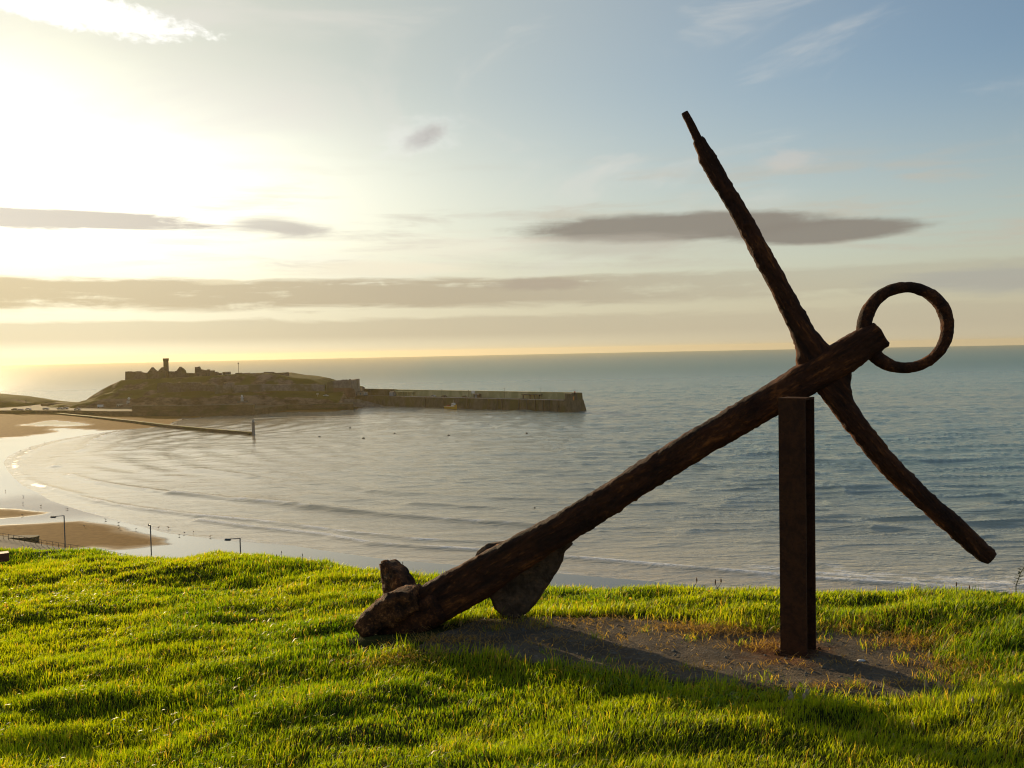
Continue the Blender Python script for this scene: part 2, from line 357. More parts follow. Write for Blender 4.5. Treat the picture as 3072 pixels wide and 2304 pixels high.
def ground(x, y, fine=True):
    x = np.asarray(x, float); y = np.asarray(y, float)
    z = G0 + 0.05 * (np.clip(x, -12, 12) - 1.57) - 0.03 * (np.clip(y, -20, 14) - 5)
    if fine:
        z = z + 0.17 * (fbm(x * 0.55 + 3, y * 1.3, 1, 3) - 0.5) + 0.10 * (fbm(x * 1.7, y * 4.0, 4, 3) - 0.5) + 0.04 * (fbm(x * 6, y * 11, 6, 2) - 0.5)
    sd = poly_sd(x, y, SLAB)
    w = sstep(sd, -0.30, 0.02)
    z = z * (1 - w) + (G0 - 0.045 + 0.012 * (np.clip(x, -3, 4) - 1.57)) * w
    over = y - brow_y(x)
    z = z - 0.28 * np.maximum(over + 0.25, 0) ** 1.0 * sstep(over, -0.6, 1.5) - 0.16 * np.maximum(over - 0.6, 0) * sstep(over, 0.6, 4)
    return np.maximum(z, 1.5)
def axis(a, b, step, lo, hi, n):
    core = np.arange(a, b, step); k = np.linspace(0, 1, n + 1)[1:]
    return np.concatenate([(a + (lo - a) * k ** 2.2)[::-1], core, b + (hi - b) * k ** 2.2])
gx = axis(-8.0, 6.0, 0.05, -140, 140, 26); gy = axis(1.0, 12.0, 0.05, -60, 110, 30)
GX, GY = np.meshgrid(gx, gy)
m, t, b = mat('turf_soil'); p = pos(t); n = noise_n(t, p, 6, 6, 0.65)
setc(t, b, mixc(t, n.smooth(0.35, 0.65), (0.030, 0.036, 0.006), (0.055, 0.050, 0.012))); b.inputs['Roughness'].default_value = 1.0; b.inputs['Specular IOR Level'].default_value = 0.1
bump(t, b, noise_n(t, p, 40, 4, 0.6), 0.8, 0.02); M['soil'] = m
tag(grid_obj('headland_ground', GX, GY, ground(GX, GY), M['soil']), kind='structure')

# grass blades as one mass
def blades(name, P, hgt, wid, lean, yaw, rnd, dry, mtl, parent=None, droop=0.35):
    n = len(P); ca, sa = np.cos(yaw), np.sin(yaw); ax = np.stack([ca, sa, np.zeros(n)], -1) * (wid / 2)[:, None]
    ld = np.stack([lean[:, 0], lean[:, 1], np.zeros(n)], -1)
    up = np.array([0, 0, 1.0])
    midp = P + up * (hgt * 0.55)[:, None] + ld * (hgt * 0.35)[:, None]
    tip = P + up * (hgt * (1 - droop * np.linalg.norm(lean, axis=1)))[:, None] + ld * hgt[:, None]
    V = np.stack([P - ax, P + ax, midp - ax * 0.8, midp + ax * 0.8, tip], 1).reshape(-1, 3)
    b0 = (np.arange(n) * 5)[:, None]
    loops = np.concatenate([b0 + np.array([0, 1, 3, 2]), b0 + np.array([2, 3, 4])], 1).reshape(-1)
    st = (np.arange(n) * 7)[:, None] + np.array([0, 4])
    me = bpy.data.meshes.new(name); me.vertices.add(len(V)); me.vertices.foreach_set('co', V.reshape(-1).astype(np.float32))
    me.loops.add(len(loops)); me.polygons.add(2 * n)
    me.loops.foreach_set('vertex_index', loops.astype(np.int32)); me.polygons.foreach_set('loop_start', st.reshape(-1).astype(np.int32))
    me.update(calc_edges=True)
    for k, v in (('rnd', np.repeat(rnd, 5)), ('dry', np.repeat(dry, 5)), ('hgt', np.tile([0, 0, .55, .55, 1.0], n))):
        a = me.attributes.new(k, 'FLOAT', 'POINT'); a.data.foreach_set('value', v.astype(np.float32))
    me.materials.append(mtl); return link(bpy.data.objects.new(name, me), parent)
N0 = 1150000
yy = 2.6 + RNG.random(N0) ** 1.0 * 10.2; xx = (RNG.random(N0) * 2 - 1) * (0.62 * yy + 1.3)
ok = (yy < brow_y(xx) + 0.55) & (RNG.random(N0) < (0.62 * yy + 1.3) / 8.9 * np.clip(4.6 / yy, 0, 1) ** 1.35 * 1.9)
xx, yy = xx[ok], yy[ok]
sd = poly_sd(xx, yy, SLAB); edge = np.exp(-(sd / 0.16) ** 2)
crown = at_y(1165, 1945, 5.62)
dc = np.hypot((xx - crown.x - 0.10) / 0.34, (yy - crown.y + 0.02) / 0.30)
ok = (sd < -0.01 + 0.50 * (fbm(xx * 4.5, yy * 4.5, 8, 3) - 0.54) + 0.18 * (RNG.random(len(xx)) ** 5)) & (RNG.random(len(xx)) < sstep(dc, 0.75, 1.15))
xx, yy, sd, edge = xx[ok], yy[ok], sd[ok], edge[ok]
n = len(xx); print('blades', n)
patch = fbm(xx * 1.7, yy * 1.9, 20, 3); patch2 = fbm(xx * 6, yy * 6, 25, 2)
hg = (0.024 + 0.050 * np.clip(patch - 0.25, 0, 1) + 0.020 * patch2) * RNG.normal(1, 0.33, n).clip(0.35, 2.3) * (1 + 0.9 * edge * (RNG.random(n) ** 1.5))
wd = (0.0030 + 0.0022 * RNG.random(n)) * np.clip(yy / 4.6, 0.85, 1.9)
th = RNG.random(n) * 2 * math.pi; lm = RNG.random(n) ** 1.3 * 0.75
lean = np.stack([np.cos(th) * lm + 0.18 + 0.35 * (vn(xx * 3, yy * 3, 31) - .5), np.sin(th) * lm - 0.12], -1)
dry = (RNG.random(n) < 0.05 + 0.12 * edge + 0.12 * (patch2 > 0.68)) * (0.4 + 0.6 * RNG.random(n))
rr = np.clip(0.02 + 0.95 * fbm(xx * 1.1, yy * 1.1, 40, 3) + RNG.normal(0, 0.22, n), 0, 1)
zz = ground(xx, yy)
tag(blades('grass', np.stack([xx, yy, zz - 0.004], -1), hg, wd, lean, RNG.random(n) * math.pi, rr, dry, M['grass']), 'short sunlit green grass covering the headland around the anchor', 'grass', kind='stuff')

# ------------------------------------------------------------------ shore, beach and sea
SHORE_PX = [(3400, 1862), (3072, 1830), (2600, 1795), (2200, 1765), (1700, 1722), (1376, 1695), (1162, 1678), (998, 1655), (868, 1635), (699, 1623), (600, 1611), (500, 1599), (415, 1577), (313, 1550), (251, 1534), (196, 1516), (149, 1500), (121, 1481), (70, 1457), (40, 1430), (20, 1405), (12, 1387), (24, 1370), (50, 1357), (98, 1338), (168, 1320), (274, 1303), (353, 1291), (440, 1284), (500, 1279), (520, 1266), (560, 1257), (640, 1250), (742, 1243), (860, 1239), (1000, 1236), (1062, 1227), (1100, 1222)]
SH = [tuple(at_z(px, py, 0)[:2]) for px, py in SHORE_PX]
SH = [(420, 95), (180, 108)] + SH
LAND = SH + [(-106, 700), (-300, 800), (-1500, 800), (-1500, -200), (420, -200)]
def shore_s(X, Y):                      # positive = seaward
    d = poly_sd(X, Y, SH, False, False); ins = poly_sd(X, Y, LAND) > 0
    return np.where(ins, -d, d)
def polar(d0, d1, rows, a0, a1, cols, power):
    k = np.linspace(0, 1, rows); inv = (1 / d0) * (1 - k) + (1 / d1) * k if power else None
    D = 1 / inv if power else d0 * (d1 / d0) ** k
    A = np.radians(np.linspace(a0, a1, cols)); AA, DD = np.meshgrid(A, D)
    return np.sin(AA) * DD, np.cos(AA) * DD
def beach_z(X, Y, s):
    up = 0.017 * np.maximum(-s, 0); z = 3.0 * (1 - np.exp(-up / 3.0))
    z = z + 0.05 * (fbm(X * 0.02, Y * 0.06, 3, 3) - 0.5) * sstep(-s, 3, 20)
    z = z - np.where(s > 0, 0.03 * s, 0)
    # low shingle foreshore running up to the harbour wall
    return np.maximum(z, -6)
BX, BY = polar(70, 800, 420, -46, 50, 420, True)
bs = shore_s(BX, BY)
def pxpoly(l, z=0.4): return [tuple(at_z(a, b_, z)[:2]) for a, b_ in l]
DRY = [pxpoly([(-300, 1580), (0, 1573), (150, 1563), (254, 1557), (344, 1581), (420, 1600), (480, 1614), (510, 1630), (420, 1640), (344, 1646), (268, 1641), (190, 1655), (0, 1650), (-300, 1620)]),
       pxpoly([(-200, 1524), (0, 1523), (60, 1524), (118, 1537), (60, 1549), (0, 1556), (-200, 1560)]),
       pxpoly([(-400, 1230), (200, 1230), (500, 1238), (560, 1250), (500, 1277), (353, 1286), (298, 1286), (188, 1283), (125, 1287), (180, 1291), (82, 1306), (0, 1313), (-400, 1330)], 0.9),
       pxpoly([(520, 1230), (1080, 1215), (1060, 1226), (1000, 1234), (860, 1236), (742, 1241), (640, 1247), (560, 1254)], 0.4)]
POOLS = [pxpoly([(52, 1276), (110, 1268), (160, 1263), (210, 1264), (250, 1270), (291, 1274), (240, 1277), (150, 1279)], 1.0)]
dry_m = np.full(BX.shape, -1e9)
wob = 9 * (fbm(BX * 0.03, BY * 0.10, 12, 4) - 0.5)
for P in DRY: dry_m = np.maximum(dry_m, poly_sd(BX, BY, P))
for P in POOLS: dry_m = np.minimum(dry_m, -poly_sd(BX, BY, P))
wet = 1 - sstep(dry_m + wob, -2.5, 2.5)
wet = np.where(-bs > 150, wet * 0.7, wet)
m, t, b = mat('beach_sand'); p = pos(t); w = attr(t, 'wet')
st = noise_n(t, mapv(t, p, 0.035, 0.16, 1), 1.0, 6, 0.65, 0.3)
w2 = (w + (st - 0.5) * 0.7 * (w * (w * -1 + 1)) * 4).clamp()
fine = noise_n(t, p, 0.6, 5, 0.6)
c = mixc(t, fine.smooth(0.3, 0.7), (0.21, 0.115, 0.034), (0.27, 0.150, 0.046))
c = mixc(t, w2, c, (0.08, 0.055, 0.03)); setc(t, b, c)
t.links.new((w2.smooth(0.3, 0.9) * -0.84 + 0.90).k, b.inputs['Roughness'])
t.links.new((w2 * 0.7 + 0.02).k, b.inputs['Specular IOR Level'])
bump(t, b, fine, 0.03, 0.05); M['sand'] = m
tag(grid_obj('beach', BX, BY, beach_z(BX, BY, bs), M['sand'], attrs={'wet': wet}), kind='structure')

def pxline(l): return np.array([tuple(at_z(a, b_, 0)[:2]) for a, b_ in l])
WAVES = [  # crest line (px), height, width, foam
    ([(600, 1561), (760, 1583), (968, 1603), (1013, 1612), (1117, 1632), (1445, 1652), (1900, 1690), (2271, 1722), (2451, 1738), (2748, 1756), (3013, 1777), (3300, 1795)], 0.42, 1.5, 0.75),
    ([(80, 1440), (160, 1470), (240, 1492), (330, 1512), (430, 1528), (600, 1548), (760, 1562), (898, 1578), (1057, 1598), (1266, 1620), (1415, 1624), (1700, 1632)], 0.40, 1.6, 0.35),
    ([(520, 1480), (724, 1499), (860, 1512), (978, 1526), (1112, 1541), (1346, 1561), (1594, 1578), (1800, 1590)], 0.62, 2.0, 0.30),
    ([(210, 1425), (290, 1446), (370, 1460), (500, 1478)], 0.30, 1.8, 0.15),
    ([(600, 1408), (800, 1436), (1000, 1455), (1180, 1478), (1400, 1492), (1650, 1502)], 0.32, 2.4, 0),
    ([(950, 1410), (1150, 1428), (1400, 1446), (1560, 1452)], 0.32, 2.4, 0),
    ([(1240, 1512), (1400, 1520), (1600, 1536), (1700, 1540)], 0.38, 2.0, 0),
    ([(2451, 1722), (2700, 1738), (2950, 1752), (3200, 1765)], 0.30, 1.5, 0.9),
    ([(392, 1290), (333, 1300), (290, 1316), (262, 1332), (243, 1352)], 0.34, 2.4, 0.2),
    ([(330, 1294), (250, 1310), (168, 1327), (98, 1350), (58, 1372), (46, 1392), (50, 1412), (66, 1428)], 0.34, 1.9, 0.35),
    ([(66, 1428), (106, 1457), (157, 1466), (240, 1484)], 0.34, 1.8, 0.3),
    ([(170, 1372), (158, 1388), (164, 1400)], 0.3, 2.0, 0.3)]
X1, Y1 = polar(112, 1500, 620, -38, 38, 820, True); 
s1 = shore_s(X1, Y1)
def sea_height(X, Y, s):
    fo = np.zeros(X.shape)
    d = np.hypot(X, Y)
    z = 0.55 * (fbm(X * 0.012, Y * 0.075, 50, 2) - 0.5) + 0.42 * (fbm(X * 0.03 + 0.01 * Y, Y * 0.16, 55, 2) - 0.5) + 0.2 * (fbm(X * 0.09, Y * 0.30, 60, 2) - 0.5)
    opn = np.clip(0.35 + 0.65 * sstep(X + 0.25 * (Y - 200), -60, 120), 0, 1)       # sheltered corner of the bay lies calmer
    rg1 = (1 - np.abs(2 * vn(X * 0.042 + 0.023 * Y + 1.5 * vn(X * .02, Y * .05, 63), Y * 0.21 + 0.8 * vn(X * .03, Y * .03, 64), 57) - 1)) ** 5; rg2 = (1 - np.abs(2 * vn(X * 0.03 - 0.01 * Y, Y * 0.115, 59) - 1)) ** 6
    z = z + 0.27 * rg1 + 0.32 * rg2 * sstep(vn(X * 0.012, Y * 0.03, 61), 0.25, 0.6)
    z = z * opn * sstep(s, 2, 60) * (1.0 + 0.55 * opn)
    z = z + 0.30 * np.sin(2 * np.pi * s / 15.0 + 9 * fbm(X * 0.018, Y * 0.018, 66, 2)) * np.exp(-s / 150) * sstep(s, 14, 40) * sstep(fbm(X * 0.02, Y * 0.04, 68, 2), 0.3, 0.6)
    for l, h, wdt, fm in WAVES:
        P = pxline(l); q = poly_sd(X, Y, P, False, False)
        a = 0.55 + 0.9 * (fbm(X * 0.05, Y * 0.05, 70 + len(l), 2) - 0.25)
        e = np.exp(-(q / wdt) ** 2); z = z + 1.25 * h * a * e
        if fm:
            k = sstep(fbm(X * 0.12, Y * 0.30, 80 + len(l), 3), 0.62 - 0.45 * fm, 0.80 - 0.35 * fm)
            fo = np.maximum(fo, np.exp(-(q / (wdt * 0.62)) ** 4) * k)
    # foamy wash on the right, in front of the last breaker
    P = pxline([(2350, 1712), (2600, 1728), (2850, 1742), (3200, 1750)]); q = poly_sd(X, Y, P, False, False)
    fo = np.maximum(fo, 0.9 * sstep(fbm(X * 0.35, Y * 0.8, 91, 4), 0.50, 0.66) * np.exp(-(q / 7.0) ** 2))
    fo = np.maximum(fo, 0.55 * np.exp(-((s - 0.8) / 0.9) ** 2) * sstep(fbm(X * 0.2, Y * 0.2, 95, 3), 0.45, 0.7))
    return z * sstep(s, -1, 8), fo
z1, f1 = sea_height(X1, Y1, s1)
m, t, b = mat('sea_water'); p = pos(t); fo = attr(t, 'foam')
r1 = noise_n(t, mapv(t, p, 0.085, 0.24, 1), 1.0, 5, 0.62, 0.4); r2 = noise_n(t, mapv(t, p, 0.5, 1.1, 1), 1.0, 4, 0.6); r0 = noise_n(t, mapv(t, p, 0.016, 0.05, 1), 1.0, 4, 0.6, 0.3)
sx = t.nodes.new('ShaderNodeSeparateXYZ'); t.links.new(p.k, sx.inputs[0]); X_, Y_ = E(t, sx.outputs[0]), E(t, sx.outputs[1])
calm = (X_ + (Y_ - 200) * 0.10).smooth(-120, 170) * 0.70 + Y_.smooth(560, 1000) * 0.6 + 0.10
nb = t.nodes.new('ShaderNodeBump'); nb.inputs['Distance'].default_value = 1.0
t.links.new((calm.mn(1.0) * 0.9).k, nb.inputs['Strength']); t.links.new((r1 * 2.1 + r2 * 0.5 + r0 * 1.5).k, nb.inputs['Height']); t.links.new(nb.outputs[0], b.inputs['Normal'])
fk = (fo * noise_n(t, p, 1.4, 5, 0.7).smooth(0.30, 0.55)).clamp()
c = mixc(t, calm.clamp(), (0.40, 0.315, 0.19), (0.095, 0.250, 0.275)); c = mixc(t, attr(t, 'shallow') * 0.85, c, (0.58, 0.48, 0.34)); c = mixc(t, fk, c, (0.75, 0.74, 0.72)); setc(t, b, c)
t.links.new((fk * 0.4 + 0.10 + Y_.smooth(420, 1800) * 0.32).k, b.inputs['Roughness']); b.inputs['IOR'].default_value = 1.333; b.inputs['Specular IOR Level'].default_value = 0.5
M['sea'] = m
# one sheet: fine near the shore, running on to the horizon
XA, YA = X1, Y1; far_d = np.array([1900, 2600, 3800, 5200, 6800, 8000.]); A = np.radians(np.linspace(-38, 38, 820)); AA, DD = np.meshgrid(A, far_d)
XX = np.vstack([X1, np.sin(AA) * DD]); YY = np.vstack([Y1, np.cos(AA) * DD])
fade = sstep(np.hypot(X1, Y1), 1500, 900)
ZZ = np.vstack([z1 * fade, np.zeros(AA.shape)]); FF = np.vstack([f1, np.zeros(AA.shape)])
side = []
keep = np.vstack([s1 > -6, np.ones(AA.shape, bool)])
tag(grid_obj('sea', XX, YY, ZZ, M['sea'], attrs={'foam': FF, 'shallow': np.vstack([np.exp(-np.maximum(s1, 0) / 55.0), np.zeros(AA.shape)])}, keep=keep), kind='structure')
for sg in (-1, 1):                       # the sea beyond the sides of the view
    A2 = np.radians(np.linspace(38, 100, 40)) * sg; D2 = np.array([112, 200, 400, 800, 1500, 3000, 5000, 8000.]); AA2, DD2 = np.meshgrid(A2, D2)
    if sg < 0: DD2 = np.maximum(DD2, 900)
    tag(grid_obj('open_sea', np.sin(AA2) * DD2, np.cos(AA2) * DD2, np.zeros(AA2.shape), M['sea'], attrs={'foam': AA2 * 0, 'shallow': AA2 * 0}), kind='structure')

# ------------------------------------------------------------------ the anchor
NP = Vector((0.25, 1.0, 0)).normalized()                  # normal of the upright plane the shank and stock lie in
PP = Vector((1.64, 5.25, 0))
def onp(px, py, back=0.0):
    v = ray(px, py); o = Vector((0, 0, H)); k = (PP + NP * back - o).dot(NP) / v.dot(NP); return o + v * k
K_OV = 3072 / 2212.0
def sweep(pts, ry, nrm, noise_amp=0.006, noise_sc=14, seg=30, step=0.02, power=3.2, cap_round=True, seed=0.0, lump=0.0030):
    """pts: (Vector, half width in the plane); superellipse tube in metres"""
    P = [p for p, _ in pts]; Wd = [w for _, w in pts]; L_ = [0]
    for a, b_ in zip(P, P[1:]): L_.append(L_[-1] + (b_ - a).length)
    n = max(4, int(L_[-1] / step)); V = []; Fc = []
    def samp(d):
        i = max(0, min(len(P) - 2, next((j for j in range(len(P) - 1) if L_[j + 1] >= d), len(P) - 2)))
        k = (d - L_[i]) / max(1e-9, L_[i + 1] - L_[i])
        p0, p1, p2, p3 = P[max(i - 1, 0)], P[i], P[i + 1], P[min(i + 2, len(P) - 1)]
        cr = 0.5 * ((2 * p1) + (p2 - p0) * k + (2 * p0 - 5 * p1 + 4 * p2 - p3) * k * k + (3 * p1 - p0 - 3 * p2 + p3) * k ** 3)
        kk = k * k * (3 - 2 * k); w = Wd[i] * (1 - kk) + Wd[i + 1] * kk
        r = ry if not callable(ry) else ry(d / L_[-1])
        return cr, w, r
    ds = [L_[-1] * i / n for i in range(n + 1)]; cs = [samp(d) for d in ds]
    for i, (c_, w, r) in enumerate(cs):
        tg = (cs[min(i + 1, n)][0] - cs[max(i - 1, 0)][0]).normalized(); bt = tg.cross(nrm).normalized()
        for j in range(seg):
            a = 2 * math.pi * j / seg; ca, sa = math.cos(a), math.sin(a)
            u = math.copysign(abs(ca) ** (2 / power), ca); v = math.copysign(abs(sa) ** (2 / power), sa)
            V.append(c_ + bt * (u * w) + nrm * (v * r))
    for i in range(n): Fc += [(i * seg + j, i * seg + (j + 1) % seg, (i + 1) * seg + (j + 1) % seg, (i + 1) * seg + j) for j in range(seg)]
    for end in (0, n):                                     # domed, ragged ends
        tg = (cs[end][0] - cs[end - 1 if end else 1][0]).normalized(); base_i = end * seg; rings = [base_i]
        c_ = cs[end][0]
        for f_, o_ in ((0.86, 0.22), (0.55, 0.36), (0.2, 0.42)):
            k0 = len(V)
            for j in range(seg): V.append(c_ + (V[base_i + j] - c_) * f_ + tg * o_ * min(cs[end][1], cs[end][2]) * (1 if cap_round else 0.35))
            r0 = rings[-1]; rings.append(k0)
            for j in range(seg):
                q = (r0 + j, r0 + (j + 1) % seg, k0 + (j + 1) % seg, k0 + j); Fc.append(q if end else tuple(reversed(q)))
        V.append(c_ + tg * 0.42 * min(cs[end][1], cs[end][2]) * (1 if cap_round else 0.35)); k0 = rings[-1]
        for j in range(seg):
            q = (k0 + j, k0 + (j + 1) % seg, len(V) - 1); Fc.append(q if end else tuple(reversed(q)))
    return V, Fc, (noise_amp, noise_sc, lump, seed)
def rough(V, Fc, amp, sc, lump, seed):
    me = bpy.data.meshes.new('tmp'); me.from_pydata([tuple(v) for v in V], [], Fc); me.update()
    o3 = Vector((seed * 3.1, seed * 7.7, seed)); outv = []
    for v, nn in zip(me.vertices, me.vertex_normals):
        p = v.co + o3
        d = mnoise.noise(p * 5.5) * lump + mnoise.fractal(p * sc, 0.6, 2.0, 5) * amp
        c_ = mnoise.noise(p * 34); d += -0.7 * amp * max(0, c_ - 0.22) * 3
        outv.append(v.co + nn.vector * d)
    bpy.data.meshes.remove(me); return outv
def iron(name, sw, parent, mtl=None):
    V, Fc, a = sw; V = rough(V, Fc, *a)
    o = obj(name, [v - parent.location for v in V], Fc, mtl or M['rust'], parent, True); return o
mpx = 5.25 / F
def ov(l, back=0.0, k=K_OV): return [(lambda q: (q, w * k * q.y / F * 0.975))(onp(x * k, y * k, back)) for x, y, w in l]
base_pt = onp(1180, 1900)
anchor = thing('anchor', 'huge rust-eaten iron anchor leaning on a steel post with a ring at its head', 'anchor', (base_pt.x, base_pt.y, float(ground(base_pt.x, base_pt.y))))
iron('shank', sweep(ov([(905, 1322, 48), (960, 1290, 48), (1024, 1255, 47), (1120, 1196, 39), (1210, 1144, 35), (1297, 1091, 34), (1400, 1024, 33), (1517, 953, 33.5), (1640, 880, 34), (1730, 826, 36), (1800, 785, 37), (1868, 742, 35), (1902, 722, 31)]), lambda k: 0.075, NP, 0.006, 13, 36, 0.016, 3.4, False, 1), anchor, M['rust_shank'])
st_up = [(2452, 1100, 60), (2443, 1069, 56), (2428, 1033, 43), (2412, 1003, 36), (2395, 969, 33), (2345, 872, 30), (2284, 759, 28.5), (2230, 660, 26.5), (2182, 577, 25), (2150, 524, 26.5), (2128, 484, 26), (2110, 451, 23), (2099, 428, 21), (2094, 418, 16)]
iron('stock_upper_arm', sweep(ov(st_up, 0, 1.0), lambda k: 0.050 * (1 - 0.45 * k) + 0.05 * max(0, 0.12 - k), NP, 0.005, 15, 30, 0.013, 2.5, False, 2), anchor, M['rust_up'])
z5 = lambda x, y, w: (2250 + x / 1.7457, 800 + y / 1.7457, w)
st_lo = [z5(395, 520, 70), z5(425, 590, 62), z5(450, 660, 46), z5(487, 735, 35), z5(565, 840, 33), z5(650, 945, 32), z5(737, 1047, 32), z5(875, 1185, 31.5), z5(1018, 1314, 31), z5(1160, 1440, 29.5), z5(1225, 1498, 27), z5(1262, 1528, 21)]
iron('stock_lower_arm', sweep(ov(st_lo, 0, 1.0), lambda k: 0.052 * (1 - 0.25 * k), NP, 0.006, 14, 30, 0.014, 2.4, False, 3), anchor, M['rust_lo'])
iron('stock_pin', sweep(ov([(2100, 430, 12.5), (2088, 406, 12.5), (2076, 381, 12), (2062, 354, 11), (2054, 338, 10.5)], 0, 1.0), lambda k: 0.020, NP, 0.0015, 22, 20, 0.008, 4.0, False, 2.5, 0.001), anchor, M['rust_up'])
# ring through the eye of the shank
rc = onp(2716, 983, 0.0); V = []; Fc = []; nr, ns = 96, 18
ru = Vector((1, -0.25, 0)).normalized(); rv = Vector((0, 0, 1)); rn = ru.cross(rv)
for i in range(nr):
    a = 2 * math.pi * i / nr; rad = ru * math.cos(a) * 130 * mpx * 0.865 + rv * math.sin(a) * 119 * mpx * 0.985
    th_ = (18.0 + 2.5 * math.sin(a * 2 + 1) - 1.5 * math.cos(a)) * mpx
    rd = rad.normalized()
    for j in range(ns):
        q = 2 * math.pi * j / ns; V.append(rc + rad + (rd * math.cos(q) + rn * math.sin(q)) * th_)
for i in range(nr): Fc += [(i * ns + j, i * ns + (j + 1) % ns, ((i + 1) % nr) * ns + (j + 1) % ns, ((i + 1) % nr) * ns + j) for j in range(ns)]
iron('ring', (V, Fc, (0.0030, 22, 0.0035, 4.0)), anchor)
# crown and near arm, lying on the ground
z4 = lambda x, y, w, bk: (onp(1000 + x / 2.765, 1550 + y / 2.765, bk), w / 2.765 * mpx * 1.10)
iron('near_arm', sweep([z4(262, 905, 74, -0.16), z4(330, 850, 96, -0.15), z4(430, 790, 112, -0.13), z4(540, 735, 116, -0.11), z4(640, 690, 112, -0.09), z4(705, 665, 88, -0.07)], lambda k: 0.115, NP, 0.016, 8, 34, 0.012, 4.2, False, 5, 0.014), anchor, M['rust_hot'])
iron('crown', sweep([z4(380, 1020, 90, -0.06), z4(500, 960, 130, -0.05), z4(620, 880, 150, -0.03), z4(760, 800, 140, -0.01), z4(900, 730, 120, 0.0)], lambda k: 0.13, NP, 0.012, 9, 34, 0.016, 3.6, True, 6, 0.012), anchor)
# far arm: a broken pointed bill standing behind the crown, with its base running down to the crown
bill_f = [(380, 660), (362, 540), (352, 450), (338, 405), (372, 384), (430, 402), (505, 432), (560, 492), (622, 566), (640, 680), (520, 760), (400, 760)]
def plate(name, poly, back, thick, mtl, parent, amp, seed, turn=0.0, wide=1.0):
    fr = [onp(1000 + x / 2.765, 1550 + y / 2.765, back) for x, y in poly]; c_ = sum(fr, Vector()) / len(fr)
    side = Vector((NP.y, -NP.x, 0)); fr = [p + side * ((p - c_).dot(side) * (wide - 1)) for p in fr]
    mb = MB(); mb.prism(fr, NP * thick)
    rot = Matrix.Rotation(turn, 3, 'Z'); mb.V = [tuple(c_ + rot @ (Vector(v) - c_)) for v in mb.V]
    bm = bmesh.new(); vs = [bm.verts.new(v) for v in mb.V]
    for f in mb.F:
        try: bm.faces.new([vs[i] for i in f])
        except ValueError: pass
    bmesh.ops.recalc_face_normals(bm, faces=bm.faces)
    bmesh.ops.bevel(bm, geom=[e for e in bm.edges if len(e.link_faces) == 2 and e.calc_face_angle(0) > 0.7], offset=0.014, segments=2, affect='EDGES')
    for _ in range(5):
        es = [e for e in bm.edges if e.calc_length() > 0.022]
        if not es: break
        bmesh.ops.subdivide_edges(bm, edges=es, cuts=1, use_grid_fill=True)
        bmesh.ops.triangulate(bm, faces=[f for f in bm.faces if len(f.verts) > 4])
    bm.verts.ensure_lookup_table(); bm.verts.index_update()
    V = [v.co.copy() for v in bm.verts]; Fc = [tuple(v.index for v in f.verts) for f in bm.faces]; bm.free()
    return iron(name, (V, Fc, (amp, 16, amp * 1.6, seed)), parent, mtl)
plate('bill', bill_f, 0.16, 0.13, M['rust_hot'], anchor, 0.008, 7.0, R(-36), 1.22)
palm_f = [(1165, 350), (1185, 292), (1265, 238), (1350, 228), (1500, 200), (1720, 160), (1955, 178), (1994, 225), (1915, 300), (1895, 385), (1835, 490), (1765, 590), (1700, 690), (1630, 790), (1530, 860), (1430, 860), (1330, 770), (1270, 640), (1205, 470)]
plate('palm', palm_f, 0.14, 0.07, M['rust_grey'], anchor, 0.006, 8.0)
iron('far_arm', sweep([z4(600, 830, 100, 0.10), z4(850, 760, 95, 0.16), z4(1150, 620, 90, 0.24), z4(1450, 470, 80, 0.29)], lambda k: 0.06, NP, 0.008, 10, 26, 0.02, 3.0, True, 9), anchor)

# ------------------------------------------------------------------ steel post under the shank (H-section)
pb = at_z(2383, 1968, G0 - 0.035); front_n = math.atan2(pb.x, pb.y) + R(20)
post = thing('support_post', 'dark upright steel H-beam propping up the head of the anchor', 'post', pb, rz=-front_n)
hp = (H - 1.705) ; ztop = at_y(2383, 1194, pb.y).z - pb.z
MB().box(-0.0745, 0.0745, -0.012, 0.0, 0.0, ztop - 0.012).build('front_flange', M['rust_post'], post)
MB().box(-0.006, 0.006, 0.0, 0.130, 0.0, ztop - 0.012).build('web', M['rust_post'], post)
MB().box(-0.0745, 0.0745, 0.130, 0.142, 0.0, ztop - 0.012).build('back_flange', M['rust_post'], post)
MB().box(-0.0748, 0.0748, -0.0125, 0.1425, ztop - 0.012, ztop).build('cap_plate', M['rust_post'], post)
MB().box(-0.10, 0.10, -0.04, 0.17, -0.02, 0.008).build('base_plate', M['rust_post'], post)
for bx_, by_ in ((-.085, -.025), (.085, -.025), (-.085, .155), (.085, .155)): MB().lathe([(.011, .0085), (.011, .02), (.004, .024)], (bx_, by_, 0), 6).build('bolt', M['rust_post'], post)

# ------------------------------------------------------------------ concrete slab with debris
m, t, b = mat('weathered_concrete'); p = pos(t)
n1_ = noise_n(t, p, 5, 6, 0.7); n2_ = noise_n(t, mapv(t, p, 1, 2.2, 1), 30, 5, 0.7); n3_ = noise_n(t, p, 90, 3, 0.6)
c = mixc(t, n1_.smooth(0.3, 0.7), (0.10, 0.072, 0.046), (0.22, 0.17, 0.115)); c = mixc(t, n2_.smooth(0.55, 0.70), c, (0.30, 0.27, 0.23)); c = mixc(t, n3_.smooth(0.62, 0.75), c, (0.02, 0.018, 0.014))
pv = t.nodes.new('ShaderNodeVectorMath'); pv.operation = 'DISTANCE'; t.links.new(p.k, pv.inputs[0]); pv.inputs[1].default_value = pb + Vector((-0.05, 0.1, 0))
c = mixc(t, (E(t, pv.outputs['Value']) + (n1_ - 0.5) * 0.5).smooth(0.34, 0.10) * 0.8, c, (0.22, 0.075, 0.018))     # rust run-off round the post
